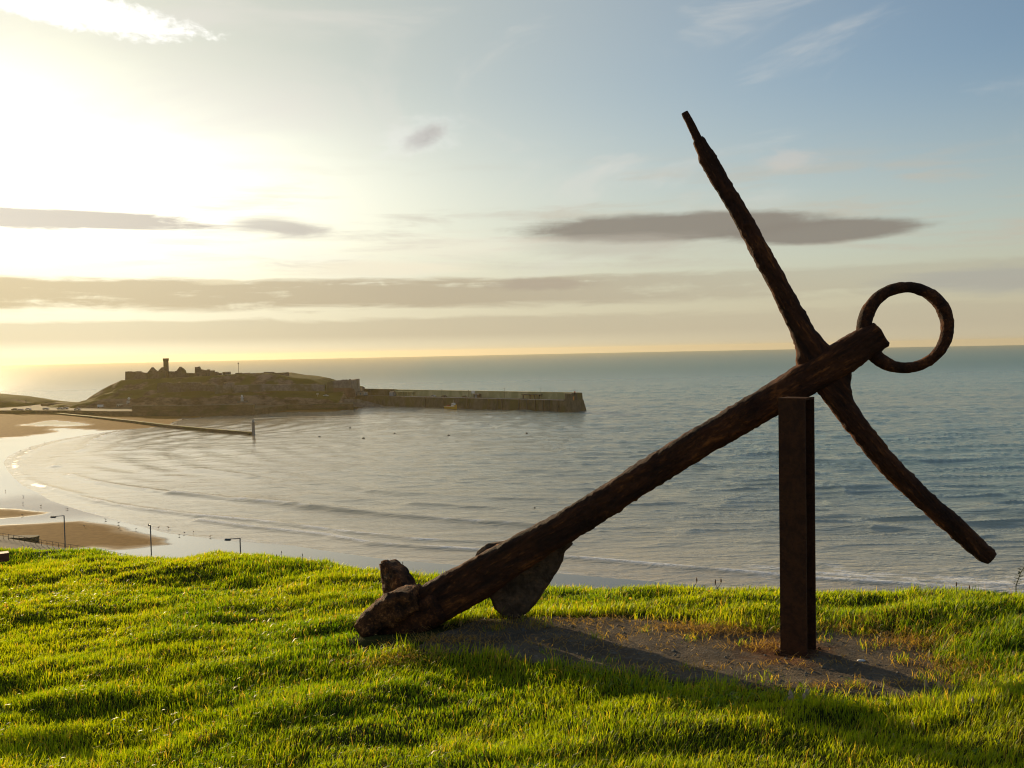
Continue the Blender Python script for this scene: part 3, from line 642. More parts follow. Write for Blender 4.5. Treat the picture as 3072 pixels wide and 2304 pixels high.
setc(t, b, c); b.inputs['Roughness'].default_value = 0.95; b.inputs['Specular IOR Level'].default_value = 0.2
bump(t, b, n2_ * 0.9 + n3_ * 0.9 + n1_, 1.0, 0.03); M['concrete'] = m
sx_ = np.arange(-1.3, 2.9, 0.035); sy_ = np.arange(4.0, 6.4, 0.035); SX, SY = np.meshgrid(sx_, sy_)
ssd = poly_sd(SX, SY, SLAB)
SZ = ground(SX, SY, True); SZ = np.where(ssd > 0, SZ + 0.012 + 0.035 * (fbm(SX * 5, SY * 5, 120, 4) - 0.5), SZ - 0.05)
o = grid_obj('concrete_slab', SX, SY, SZ, M['concrete'], keep=ssd > -0.03)
tag(o, 'dark weathered concrete slab sunk in the grass under anchor and post', 'slab')
# dry straw lying at the slab's edges
def straw(n, cx, cy, sx, sy, hmax=0.06, seed=1):
    r = np.random.default_rng(seed); x = cx + r.normal(0, sx, n); y = cy + r.normal(0, sy, n)
    th = r.random(n) * 2 * math.pi; lm = 0.6 + r.random(n) * 2.6
    return x, y, 0.015 + hmax * r.random(n) ** 1.5, np.stack([np.cos(th) * lm, np.sin(th) * lm * 0.6], -1)
sets = []
for i, (px, py, sx2, sy2, cnt) in enumerate([(2760, 1945, .16, .10, 900), (2850, 2030, .10, .12, 500), (2180, 1905, .16, .06, 700), (2060, 1895, .18, .05, 400), (1750, 1880, .3, .08, 350), (2300, 1955, .10, .05, 250), (2560, 1900, .16, .05, 500), (1330, 1925, .16, .05, 350), (1180, 1975, .16, .05, 350), (1500, 1880, .2, .08, 300), (2050, 1950, .45, .10, 260), (2450, 2010, .3, .08, 160), (1700, 1930, .3, .07, 220), (2500, 2080, .35, .03, 260), (1950, 2020, .35, .03, 220)]):
    q = at_z(px, py, G0 - 0.06); sets.append(straw(cnt, q.x, q.y, sx2, sy2, 0.05, 200 + i))
x = np.concatenate([s_[0] for s_ in sets]); y = np.concatenate([s_[1] for s_ in sets]); hh = np.concatenate([s_[2] for s_ in sets]); ll = np.concatenate([s_[3] for s_ in sets])
tag(blades('dry_straw', np.stack([x, y, ground(x, y) + 0.018], -1), hh, np.full(len(x), 0.0032), ll, RNG.random(len(x)) * 3.14, RNG.random(len(x)), RNG.random(len(x)), M['straw'], droop=0.30), 'dry orange straw and dead grass along the edges of the concrete', 'straw', kind='stuff')
rt = np.random.default_rng(91); tx, ty = [], []
for px, py in [(1480, 1880), (1620, 1868), (1790, 1905), (1930, 1890), (2080, 1915), (2230, 1930), (2460, 1925), (2600, 1945), (2700, 1985), (2760, 2040), (2560, 2060), (2300, 2035), (2060, 2000), (1820, 1975), (1640, 1950), (2120, 1885), (2580, 1905)]:
    q = at_z(px, py, zS); k_n = int(rt.integers(18, 70)); tx.append(q.x + rt.normal(0, .035, k_n)); ty.append(q.y + rt.normal(0, .03, k_n))
tx, ty = np.concatenate(tx), np.concatenate(ty); k_n = len(tx); th = rt.random(k_n) * 6.28; lm = rt.random(k_n) * 1.0
tag(blades('slab_tufts', np.stack([tx, ty, ground(tx, ty) + .008], -1), .02 + .045 * rt.random(k_n), np.full(k_n, .0034), np.stack([np.cos(th) * lm, np.sin(th) * lm], -1), th, rt.random(k_n) * .7, (rt.random(k_n) < .35) * 1.0, M['grass']), 'small grass tufts rooted in the cracks of the concrete', 'grass', kind='stuff')
# loose chips on the slab
m_ = MB(); rg = np.random.default_rng(77)
for i in range(1100):
    px, py = rg.uniform(1450, 2850), rg.uniform(1850, 2090); q = at_z(px, py, zS)
    if poly_sd(np.array([q.x]), np.array([q.y]), SLAB)[0] < 0.03: continue
    s_ = 0.003 + 0.013 * rg.random() ** 3; zz_ = float(ground(q.x, q.y)) + 0.016
    a = rg.random() * 3; cx_, cy_ = math.cos(a) * s_, math.sin(a) * s_
    m_.add([(q.x - cx_, q.y - cy_, zz_), (q.x + cy_, q.y - cx_, zz_), (q.x + cx_ * 1.3, q.y + cy_, zz_), (q.x - cy_, q.y + cx_, zz_), (q.x, q.y, zz_ + s_ * 0.7)], [(0, 1, 4), (1, 2, 4), (2, 3, 4), (3, 0, 4), (3, 2, 1, 0)])
tag(m_.build('stone_chips', M['greystone']), 'small loose stone chips scattered over the concrete slab', 'gravel', kind='stuff')
q = at_z(2584, 1985, zS); mb = MB(); mb.lathe([(0.004, 0), (0.014, 0.004), (0.016, 0.009), (0.009, 0.014), (0.002, 0.016)], (0, 0, 0), 10)
pe = mb.build('pebble', M['white'], None, True); pe.location = (q.x, q.y, float(ground(q.x, q.y)) + 0.012); pe.scale = (1.5, 0.8, 0.8); tag(pe, 'small white pebble on the concrete right of the post', 'pebble')

# ------------------------------------------------------------------ harbour land, island and castle
def hz(px, py, z): return at_z(px, py, z)
RD = 4.0                                # road level by the harbour
front = [at_z(px, py, 2.0) for px, py in [(-900, 1246), (-300, 1243), (0, 1240), (200, 1240), (330, 1243), (430, 1243), (560, 1241), (650, 1239), (759, 1237), (860, 1224), (960, 1221), (1060, 1220)]]
def strip_wall(name, pts, z0, z1, thick, mtl, batter=0.0):
    mb = MB(); n = len(pts)
    for i, p in enumerate(pts):
        a = pts[max(i - 1, 0)]; c_ = pts[min(i + 1, n - 1)]; d = Vector((c_.x - a.x, c_.y - a.y, 0)).normalized(); nn = Vector((-d.y, d.x, 0))
        if nn.y < 0: nn = -nn
        mb.V += [(p.x, p.y, z0), tuple(Vector((p.x, p.y, z1)) + nn * batter), tuple(Vector((p.x, p.y, z1)) + nn * thick), tuple(Vector((p.x, p.y, z0)) + nn * thick)]
    for i in range(n - 1):
        k = i * 4; mb.F += [(k, k + 4, k + 5, k + 1), (k + 1, k + 5, k + 6, k + 2), (k + 2, k + 6, k + 7, k + 3)]
    mb.F += [(0, 1, 2, 3), tuple(4 * (n - 1) + j for j in (3, 2, 1, 0))]
    return mb
# flat made ground behind the quay
mb = MB(); back = [Vector((p.x * 1.18, p.y + 115, 0)) for p in front]; n = len(front)
mb.V += [(p.x, p.y, -1) for p in front] + [(p.x * 1.001, p.y + 1.2, RD) for p in front] + [(p.x, p.y, RD) for p in back]
for i in range(n - 1): mb.F += [(i, i + 1, n + i + 1, n + i), (n + i, n + i + 1, 2 * n + i + 1, 2 * n + i)]
tag(mb.build('harbour_ground', M['quay']), kind='structure')
# island heightfield
top_px = [(170, 1212), (200, 1207), (265, 1204), (287, 1185), (320, 1165), (345, 1152), (374, 1139), (420, 1137), (560, 1131), (684, 1125), (713, 1122), (760, 1122), (822, 1120), (866, 1127), (905, 1131), (941, 1136), (967, 1145), (1000, 1157), (1050, 1164), (1058, 1188), (1070, 1212), (1090, 1222)]
IXs = np.array([at_y(a, b_, 690).x for a, b_ in top_px]); IZs = np.array([at_y(a, b_, 690).z for a, b_ in top_px])
ix = np.linspace(IXs[0] - 4, IXs[-1] + 4, 420); iy = np.linspace(628, 800, 130); IX, IY = np.meshgrid(ix, iy)
prof = np.interp(IX, IXs, IZs, left=RD - 3, right=RD - 5)
edge_n = 8 * (fbm(IX * 0.03, IY * 0.03, 140, 3) - 0.5)
foot = 637 + edge_n + 10 * sstep(IX, -230, -330)
cl = sstep(IY, foot, foot + 34)
cliff = 0.44 * sstep(IY, foot, foot + 6) + 0.16 * sstep(IY, foot + 9, foot + 20) + 0.40 * sstep(IY, foot + 20 + edge_n, foot + 40)
IZ = RD - 3 + (prof - RD + 3) * cliff * (1 - sstep(IY, 745, 800))
IZ = IZ + 4.5 * (fbm(IX * 0.07, IY * 0.11, 150, 5) - 0.5) * sstep(cliff, 0.05, 0.5) * (1 - 0.75 * sstep(cliff, 0.75, 1.0)) - 0.8 * sstep(IY, 680, 700)
m, t, b = mat('island_cliff'); p = pos(t); ge = t.nodes.new('ShaderNodeNewGeometry'); s3 = t.nodes.new('ShaderNodeSeparateXYZ'); t.links.new(ge.outputs['Normal'], s3.inputs[0]); nz = E(t, s3.outputs[2])
rk = noise_n(t, mapv(t, p, 1, 1, 2.2), 0.10, 7, 0.68); gr = noise_n(t, p, 0.05, 5, 0.6)
c = mixc(t, rk.smooth(0.35, 0.65), (0.045, 0.026, 0.016), (0.26, 0.175, 0.12)); gcol = mixc(t, rk, (0.045, 0.045, 0.006), (0.13, 0.115, 0.016))
c = mixc(t, ((nz - 0.80) * 3 + (gr - 0.5) * 4.5).smooth(-0.25, 0.35), c, gcol); setc(t, b, c); b.inputs['Roughness'].default_value = 1.0; b.inputs['Specular IOR Level'].default_value = 0.1
bump(t, b, rk, 0.8, 1.5); M['island'] = m
tag(grid_obj('island_hill', IX, IY, IZ, M['island']), kind='structure')
def isl_z(x, y):
    return float(IZ[int(np.argmin(abs(iy - y))), int(np.argmin(abs(ix - x)))])
# low headland at the far left
hx = np.linspace(-620, -330, 120); hy = np.linspace(655, 790, 50); HX, HY = np.meshgrid(hx, hy)
hp_ = [( -400, 1150), (-200, 1172), (0, 1194), (35, 1200), (62, 1206), (80, 1210), (100, 1219), (140, 1228)]
HXs = np.array([at_y(a, b_, 700).x for a, b_ in hp_]); HZs = np.array([at_y(a, b_, 700).z for a, b_ in hp_])
HZ = (RD - 2) + (np.interp(HX, HXs, HZs, right=0) - RD + 2) * sstep(HY, 657, 700) * (1 - sstep(HY, 730, 790)) + 1.2 * (fbm(HX * .06, HY * .06, 160, 3) - .5)
tag(grid_obj('far_headland', HX, HY, HZ, M['island']), kind='structure')

def ruin(name, label, cat, px_pts, y, thick, mtl, holes=(), sink=6.0, group=None, extra=None):
    """a standing ruin: its outline cut as a real wall of the given thickness at distance y"""
    P = [at_y(a, b_, y) for a, b_ in px_pts]; lo = min(p.z for p in P)
    o = thing(name, label, cat, (sum(p.x for p in P) / len(P), y, lo), group)
    mb = MB(); mb.prism([p - o.location for p in P], (0, thick, 0), [[at_y(a, b_, y) - o.location for a, b_ in h] for h in holes])
    mb.build('wall', mtl, o); return o
zc = lambda l: [(360 + a / 6.144, 1060 + b_ / 6.144) for a, b_ in l]
zd = lambda l: [(650 + a / 5.144, 1100 + b_ / 5.144) for a, b_ in l]
D0 = 690
w = ruin('curtain_wall', 'battlemented ruined wall on the left brow of the castle island', 'castle wall', zc([(94, 520), (96, 372), (98, 335), (172, 333), (176, 364), (188, 364), (191, 338), (230, 339), (236, 363), (245, 363), (249, 336), (279, 335), (285, 360), (295, 356), (300, 332), (340, 331), (385, 354), (470, 360), (500, 370), (500, 520)]), D0, 5.0, M['stone'])
mb = MB(); a = at_y(*zc([(94, 345)])[0], D0) - w.location; mb.box(a.x, a.x + 2.6, 0.1, 22, -14, a.z); mb.build('return_wall', M['stone'], w)
w = ruin('church_ruin', 'roofless church ruin with two pointed gables beside the round tower', 'ruin', zc([(486, 520), (488, 372), (535, 320), (580, 258), (630, 308), (682, 345), (690, 338), (728, 298), (765, 258), (806, 296), (835, 330), (835, 520)]), D0 + 3, 4.0, M['stone'], [zc([(568, 345), (568, 326), (579, 316), (591, 327), (591, 346)]), zc([(752, 350), (752, 328), (764, 316), (776, 328), (776, 350)])])
a = at_y(*zc([(510, 372)])[0], D0 + 3) - w.location; b_ = at_y(*zc([(820, 372)])[0], D0 + 3) - w.location
MB().box(a.x, a.x + 1.2, 4.1, 24, -12, a.z).build('side_wall', M['stone'], w); MB().box(b_.x - 1.2, b_.x, 4.1, 24, -12, a.z).build('side_wall', M['stone'], w)
tp = at_y(*zc([(855, 420)])[0], D0 + 8); tt_ = at_y(*zc([(855, 92)])[0], D0 + 8); hT = tt_.z - tp.z + 8; k_ = (D0 + 8) / F / 6.144
tw = thing('round_tower', 'tall slim round stone tower rising above the island ruins', 'tower', (tp.x, tp.y, tp.z - 8))
MB().lathe([(50 * k_ * 1.06, 0), (46 * k_, hT * 0.6), (45 * k_, hT * 0.87), (47 * k_, hT * 0.9)], n=24).build('shaft', M['stone'], tw, True)
MB().lathe([(47 * k_, hT * 0.9), (53 * k_, hT * 0.93), (53 * k_, hT), (46 * k_, hT), (46 * k_, hT - 0.6)], n=24).build('parapet', M['stone'], tw)
for a_ in (-1.9, -1.2): MB().box(-0.35, 0.35, -0.3, 0.3, 0, 1.6).build('window', M['dark'], tw).location = (46.5 * k_ * math.cos(a_), 46.5 * k_ * math.sin(a_), hT * (0.72 if a_ < -1.5 else 0.55))
ruin('low_wall', 'low stone wall stepping down right of the round tower', 'castle wall', zc([(900, 460), (900, 333), (962, 333), (985, 350), (1006, 364), (1006, 460)]), D0 + 6, 3.0, M['stone'])
ruin('gable_ruin', 'lone pointed gable with an arched window hole right of the round tower', 'ruin', zc([(1003, 470), (1003, 326), (1040, 324), (1068, 285), (1096, 248), (1140, 280), (1182, 318), (1192, 365), (1192, 470)]), D0 + 2, 4.0, M['stone'], [zc([(1084, 326), (1084, 312), (1099, 300), (1116, 312), (1116, 327)])])
ruin('low_wall', 'broken knee-high wall between the lone gable and the square keep', 'castle wall', zc([(1188, 440), (1188, 362), (1240, 360), (1243, 378), (1258, 378), (1262, 364), (1342, 364), (1346, 380), (1362, 366), (1380, 366), (1380, 440)]), D0 + 6, 2.5, M['stone'])
w = ruin('keep', 'square ruined keep with a jagged broken top on the island', 'ruin', zc([(1377, 560), (1378, 254), (1408, 254), (1412, 276), (1424, 252), (1450, 244), (1472, 286), (1488, 312), (1506, 297), (1522, 305), (1560, 308), (1598, 316), (1604, 298), (1641, 297), (1641, 560)]), D0 - 4, 3.0, M['stone'])
a = at_y(*zc([(1377, 330)])[0], D0 - 4) - w.location; b_ = at_y(*zc([(1641, 320)])[0], D0 - 4) - w.location
MB().box(a.x + 0.2, a.x + 2.2, 3.1, 14, -6, a.z).build('side_wall', M['stone'], w); MB().box(b_.x - 2.2, b_.x - 0.2, 3.1, 14, -6, b_.z).build('side_wall', M['stone'], w)
for u, v in ((1440, 400), (1530, 420), (1590, 390)):
    q = at_y(*zc([(u, v)])[0], D0 - 4) - w.location; MB().box(q.x - 0.45, q.x + 0.45, -0.15, 0.2, q.z - 1, q.z + 1).build('window', M['dark'], w)
ruin('hut_ruin', 'small low ruin with a pointed top right of the keep', 'ruin', zc([(1645, 430), (1650, 388), (1690, 370), (1768, 340), (1822, 374), (1850, 360), (1850, 430)]), D0 + 8, 4.0, M['stone'])
ruin('wall_stump', 'narrow mossy wall stump beside the paired square stump', 'ruin', zc([(1886, 420), (1888, 345), (1926, 344), (1928, 420)]), D0 + 8, 3.0, M['stone'])
ruin('wall_stump', 'square grey wall stump left of the flagpole', 'ruin', zc([(1946, 420), (1950, 341), (2012, 339), (2014, 420)]), D0 + 8, 4.0, M['greystone'])
fp = at_y(716, 1124, D0 + 10); ft = at_y(716, 1091, D0 + 10)
f_ = thing('flagpole', 'thin flagpole standing on the island crest', 'flagpole', fp); hF = ft.z - fp.z
MB().tube([(0, 0, -1), (0, 0, hF)], 0.16, 8).build('pole', M['dark'], f_); MB().lathe([(0.05, hF - 0.4), (0.6, hF), (0.6, hF + 0.5), (0.05, hF + 0.9)], n=10).build('finial', M['dark'], f_)
ruin('curtain_wall', 'flat-topped wall end on the crest right of the flagpole', 'castle wall', zd([(700, 150), (720, 112), (830, 98), (885, 92), (900, 98), (1098, 86), (1104, 150)]), D0 + 12, 4, M['stone'])
ruin('curtain_wall', 'long low wall along the island crest between flagpole and wall end', 'castle wall', [(705, 1128), (706, 1119), (724, 1118), (726, 1120), (748, 1118), (750, 1120), (790, 1118), (792, 1116), (822, 1116), (822, 1128)], D0 + 11, 1.5, M['stone'])
w = ruin('corner_bastion', 'grey battlemented corner wall where the island meets the breakwater', 'castle wall', zd([(1690, 335), (1700, 244), (1750, 232), (1820, 212), (1840, 214), (1880, 210), (1902, 214), (1920, 204), (1950, 198), (1964, 206), (1975, 206), (1982, 199), (2003, 199), (2010, 210), (2036, 208), (2040, 194), (2060, 194), (2066, 335)]), 668, 4, M['greystone'])
a = at_y(*zd([(2066, 200)])[0], 668) - w.location; MB().box(a.x - 3.0, a.x - 0.05, 4.1, 40, -8, a.z - 0.5).build('return_wall', M['greystone'], w)
ruin('retaining_wall', 'reddish retaining wall below the grey corner bastion', 'wall', zd([(1640, 470), (1660, 400), (1700, 330), (2064, 327), (2120, 350), (2150, 470)]), 666, 1.6, M['redstone'])
ruin('curtain_wall', 'long grey curtain wall along the cliff below the island crest', 'castle wall', zd([(-30, 420), (-30, 290), (120, 284), (400, 282), (760, 270), (1000, 275), (1250, 268), (1480, 276), (1660, 282), (1660, 380), (1200, 376), (900, 372), (560, 392), (300, 400)]), 644, 2.0, M['greystone'])
w = ruin('cottage', 'small stone cottage with a pale end on the island slope', 'cottage', zd([(772, 215), (772, 172), (800, 148), (828, 172), (828, 225), (772, 225)]), 672, 6, M['redstone'])
a = at_y(*zd([(822, 225)])[0], 671.6) - w.location; c_ = at_y(*zd([(842, 190)])[0], 671.6) - w.location; MB().box(a.x, c_.x, -0.3, 5, a.z, c_.z).build('end_wall', M['offwhite'], w)

ruin('curtain_wall', 'brown rock-built wall below the round tower and lone gable', 'castle wall', [(470, 1178), (472, 1150), (500, 1147), (520, 1150), (560, 1147), (600, 1148), (602, 1154), (640, 1153), (660, 1157), (660, 1176), (600, 1172), (540, 1176)], 645, 2.5, M['stone'])
w = ruin('wall_tower', 'squat square wall tower on the cliff below the keep', 'tower', [(668, 1174), (668, 1149), (672, 1149), (672, 1152), (678, 1152), (678, 1149), (684, 1149), (684, 1152), (690, 1152), (690, 1149), (695, 1149), (696, 1174)], 641, 6.5, M['greystone'])
ruin('low_wall', 'low broken wall down the left slope of the island', 'castle wall', [(300, 1186), (303, 1176), (330, 1160), (350, 1150), (374, 1140), (374, 1148), (350, 1160), (326, 1174)], 682, 1.5, M['stone'])
# harbour wall in front of the island
Wl = [at_z(px, py, 1.0) for px, py in [(395, 1246), (470, 1246), (560, 1245), (650, 1243), (720, 1242), (758, 1242)]]
hw = thing('harbour_wall', 'long dark stone harbour wall below the castle cliff', 'wall', Wl[2])
mb = strip_wall('w', Wl, -0.5, 7.1, 3.0, None, 0.5); mb.V = [tuple(Vector(v) - Wl[2]) for v in mb.V]; mb.build('wall_face', M['quay'], hw)
mb = strip_wall('c', [p + Vector((0, 0.3, 0)) for p in Wl], 7.1, 7.5, 1.2, None); mb.V = [tuple(Vector(v) - Wl[2]) for v in mb.V]; mb.build('coping', M['greystone'], hw)
Wl2 = [at_y(px, py, 690) for px, py in [(-200, 1214), (60, 1212), (122, 1211), (200, 1208), (265, 1206), (330, 1205)]]
cw = thing('causeway_wall', 'dark straight wall beside the road leading to the island', 'wall', Wl2[3])
mb = MB(); P = Wl2[2:]
mb.prism([Vector((p.x, 690, p.z)) - Wl2[3] for p in P] + [Vector((P[-1].x, 690, RD - 1)) - Wl2[3], Vector((P[0].x, 690, RD - 1)) - Wl2[3]], (0, 2.0, 0)); mb.build('wall_face', M['quay'], cw)

# ------------------------------------------------------------------ breakwater
E1 = at_z(1708, 1237, 0); E0 = at_z(1165, 1219, 0); E0 = E0 + (E0 - E1) * 0.26; E0.z = E1.z = 0; ud = (E1 - E0).normalized(); vd_ = Vector((-ud.y, ud.x, 0)); 
if vd_.y < 0: vd_ = -vd_
LB = (E1 - E0).length; DK = 7.3
def onbw(px, off, z=DK):                # the place along the deck seen at photo column px
    v = ray(px, 1200); best = None
    o_ = E0 + vd_ * off; k = (o_.x * v.y - o_.y * v.x) / (ud.y * v.x - ud.x * v.y); return o_ + ud * k + Vector((0, 0, z))
xl = lambda px, off: (onbw(px, off) - E0).dot(ud)
bw = thing('breakwater', 'long stone breakwater running out from the island to its square end', 'breakwater', E0, rz=math.atan2(ud.y, ud.x))
mb = MB(); mb.add([(0, 0, -3), (LB, 0, -3), (LB, 0.9, DK), (0, 0.9, DK), (0, 14, DK), (LB, 14, DK), (LB, 17, -3), (0, 17, -3)], [(0, 1, 2, 3), (3, 2, 5, 4), (4, 5, 6, 7), (0, 3, 4, 7), (1, 6, 5, 2)]); mb.build('quay_wall', M['pierwall'], bw)
MB().box(xl(1215, 1.3), LB - 5, 1.0, 1.6, DK + 0.004, DK + 0.35).build('kerb', M['kerb'], bw)
MB().box(xl(1186, 12), LB - 1.5, 11.2, 13.6, DK + 0.004, 11.5).build('parapet_wall', M['parapet'], bw)
MB().box(4, xl(1186, 12) - 0.05, 10.8, 14.2, DK + 0.004, 12.0).build('approach_wall', M['pierwall'], bw)
MB().box(xl(1186, 12), LB - 1.5, 10.9, 13.9, 11.503, 11.8).build('parapet_coping', M['parapet'], bw)
mb = MB(); mb.add([(LB - 7, -1.2, -3), (LB + 2.5, -1.2, -3), (LB + 2.5, 17, -3), (LB - 7, 17, -3), (LB - 6.2, -0.2, DK), (LB + 1.2, -0.2, DK), (LB + 1.2, 14, DK), (LB - 6.2, 14, DK)], [(3, 2, 1, 0), (4, 5, 6, 7), (0, 1, 5, 4), (1, 2, 6, 5), (2, 3, 7, 6), (3, 0, 4, 7)]); mb.build('pier_head', M['pierwall'], bw)
MB().box(LB - 3.6, LB + 0.9, 0.2, 13.8, DK + 0.004, 11.6, 0.3, 0.1).build('end_wall', M['pierwall'], bw)
pil = None
for i, d in enumerate([xl(q_, 0) for q_ in (1275, 1330, 1400, 1462, 1492, 1506, 1556, 1580, 1604, 1628, 1648, 1672, 1692)]):
    if pil is None: pil = MB().box(-0.35, 0.35, -0.30, 0.6, -2, DK + 0.1).build('fender_pile', M['dark'], bw); q = pil
    else: q = pil.copy(); C.objects.link(q)
    q.location = (d, -0.02 * 0, 0)
rzb = math.atan2(ud.y, ud.x)
# things on the breakwater
def shed(px, wid, dep, hgt, mtl, name, label, off=7):
    o = thing(name, label, 'shed', onbw(px, off, DK + 0.01), rz=rzb); MB().box(-wid / 2, wid / 2, 0, dep, 0, hgt).build('wall', mtl, o)
    mb = MB(); mb.prism([(-wid / 2 - .2, -.2, hgt + .01), (-wid / 2 - .2, dep + .2, hgt + .01), (-wid / 2 - .2, dep / 2, hgt + .8)], (wid + .4, 0, 0)); mb.build('roof', M['dark'], o)
    MB().box(-0.5, 0.5, -0.06, -0.01, 0, min(2, hgt - .2)).build('door', M['blue'], o); return o
def shelter(pxs, name, label, mtl, top, hgt, off=8, dep=2.5):
    a, b_ = onbw(pxs[0], off, DK + .01), onbw(pxs[-1], off, DK + .01); o = thing(name, label, 'shelter', a, rz=rzb)
    for px in pxs:
        x_ = (onbw(px, off) - a).dot(ud)
        MB().box(x_ - .35, x_ + .35, 0, .6, 0, hgt).build('pillar', mtl, o)
    L_ = (b_ - a).length; MB().box(-1, L_ + 1, -.3, dep, hgt + .004, hgt + .4).build('roof', top, o); MB().box(-.3, L_ + .3, dep - .5, dep - .2, 0, hgt).build('back_wall', M['parapet'], o); return o
shed(1082, 7.5, 4, 2.4, M['offwhite'], 'storage_shed', 'pale grey shed at the island end of the breakwater', 6)
shed(1174, 4, 3, 2.6, M['blue'], 'storage_shed', 'small blue-grey shed on the breakwater near the island', 7)
shelter([1190, 1207, 1222, 1236], 'open_shelter', 'pale open frame shelter near the shore end of the breakwater', M['parapet'], M['parapet'], 2.8)
shelter([1569, 1590, 1603, 1617], 'open_shelter', 'dark four-pillared shelter against the outer breakwater parapet', M['dark'], M['dark'], 2.6)
hut = shed(1428, 4.5, 3, 2.2, M['dark'], 'pier_hut', 'dark hut under a bright sign in the middle of the breakwater', 6)
sg = thing('sign_board', 'bright sunlit sign board above the hut on the breakwater', 'sign', onbw(1420, 6.5, DK + .01), rz=rzb)
MB().tube([(-1.2, 0, 0), (-1.2, 0, 4)], .12, 6).build('leg', M['dark'], sg); MB().tube([(1.2, 0, 0), (1.2, 0, 4)], .12, 6).build('leg', M['dark'], sg)
mb = MB(); mb.box(-1.5, 1.5, -.1, .1, 2.9, 4.8); mb.build('panel', M['white'], sg)
for i, (px, hh_) in enumerate(((1406, 4.5), (1514, 6.5), (1623, 6.8), (1326, 5.2))):
    o = thing('pier_lamp', ['short lamp post beside the pier hut sign', 'lamp post at mid length of the breakwater', 'lamp post above the dark pillared shelter', 'lamp post by the parked cars on the breakwater'][i], 'lamp post', onbw(px, 10.5, DK + .01), 'lamp posts on the breakwater', rzb)
    MB().tube([(0, 0, 0), (0, 0, hh_)], [.12, .08], 6).build('pole', M['dark'], o); MB().box(-.45, .1, -.2, .2, hh_, hh_ + .3).build('lamp_head', M['dark'], o)
o = thing('pier_light', 'dark boxy light structure at the end of the breakwater', 'beacon', onbw(1722, 5, DK + .01), rz=rzb)
MB().box(-1.2, 1.2, 0, 2, 0, 4.2).build('tower', M['dark'], o); MB().box(-1.5, 1.5, -.3, 2.3, 4.204, 4.6).build('gallery', M['dark'], o); MB().lathe([(.5, 4.604), (.5, 5.3), (.1, 5.7)], (0, 1, 0), 10).build('lantern', M['red'], o)
o = thing('orange_locker', 'small orange locker catching the sun at the breakwater end', 'locker', onbw(1716, 3, DK + .01), rz=rzb)
MB().box(-.9, .9, 0, 1.2, 0, 2.4).build('cabinet', M['orange'], o); MB().box(-1.1, -.92, -.2, 1.0, 0, 1.2).build('side_panel', M['white'], o)

# ------------------------------------------------------------------ cars
def make_car(paint):
    o = thing('parked_car', 'car', 'car'); mb = MB()
    prof = [(-2.05, .35), (-2.1, .75), (-1.9, .92), (-1.25, .98), (-.75, 1.42), (.75, 1.45), (1.45, .98), (2.0, .85), (2.1, .6), (2.05, .35)]
    mb.prism([(a, -.82, b_) for a, b_ in prof], (0, 1.64, 0)); mb.build('body', paint, o)
    mb = MB(); mb.prism([(-1.15, -.835, .99), (-.72, -.835, 1.36), (.70, -.835, 1.38), (1.25, -.835, .99)], (0, 1.67, 0)); mb.build('window', M['glass'], o)
    for x_ in (-1.3, 1.3):
        for y_ in (-.8, .8):
            mb = MB(); mb.tube([(x_, y_ - .1, .33), (x_, y_ + .1, .33)], .33, 12); mb.build('wheel', M['tyre'], o)
    for y_ in (-.6, .6): MB().box(2.06, 2.12, y_ - .15, y_ + .15, .62, .76).build('headlight', M['white'], o)
    return o
def clone_car(src, label, loc, rz, paint, group):
    c = copy_tree(src); c.location = loc; c.rotation_euler.z = rz; c['label'] = label; c['group'] = group
    for ch in c.children:
        if ch.name.startswith('body'): ch.data = ch.data.copy(); ch.data.materials[0] = paint
    return c
car = make_car(M['offwhite'])
car.location = onbw(1300, 4.5, DK + .01); car.rotation_euler.z = rzb; car['label'] = 'pale car parked first along the breakwater'; car['group'] = 'cars parked on the breakwater'
clone_car(car, 'dark car with a glinting front parked mid breakwater', onbw(1333, 4.5, DK + .01), rzb + math.pi, M['dark'], 'cars parked on the breakwater')
clone_car(car, 'dark car parked beside the pier hut', onbw(1394, 4.5, DK + .01), rzb, M['metal_dark'], 'cars parked on the breakwater')
names = ['leftmost tiny car on the far harbour road', 'second tiny car from the left on the far harbour road', 'bright car third from the left on the far harbour road', 'pale car at the near end of the causeway wall', 'grey car halfway along the causeway wall', 'brown car right of the halfway causeway car', 'pale car where the jetty leaves the harbour road']
for (px, py), nm, pt in zip([(44, 1229), (61, 1230), (85, 1228), (137, 1227), (180, 1226), (196, 1225), (232, 1228)], names, ['dark', 'offwhite', 'white', 'offwhite', 'offwhite', 'blue', 'offwhite']):
    q = at_z(px, py + 2, RD + .02); clone_car(car, nm, q, 0.05, M[pt], 'cars parked along the far harbour road')
for (px, py, zz_), nm in zip([(905, 1195, 5.2), (977, 1188, 6.2)], ['white car on the quay below the curtain wall', 'white car at the foot of the red retaining wall']):
    q = at_y(px, py + 2, 648 if px < 950 else 655); clone_car(car, nm, q, 0.1, M['white'], 'white cars below the castle')
# white van
v = at_z(305, 1223, RD + .02); van = thing('parked_van', 'long white van parked on the harbour road below the island', 'van', v)
mb = MB(); mb.prism([(-2.7, -.95, .4), (-2.7, -.95, 2.2), (1.6, -.95, 2.2), (2.3, -.95, 1.3), (2.8, -.95, 1.1), (2.8, -.95, .4)], (0, 1.9, 0)); mb.build('body', M['white'], van)
mb = MB(); mb.prism([(1.5, -.97, 1.3), (1.5, -.97, 2.0), (1.65, -.97, 2.0), (2.15, -.97, 1.3)], (0, 1.94, 0)); mb.build('window', M['glass'], van)
for x_ in (-1.8, 1.8):
    for y_ in (-.9, .9): MB().tube([(x_, y_ - .1, .38), (x_, y_ + .1, .38)], .38, 12).build('wheel', M['tyre'], van)
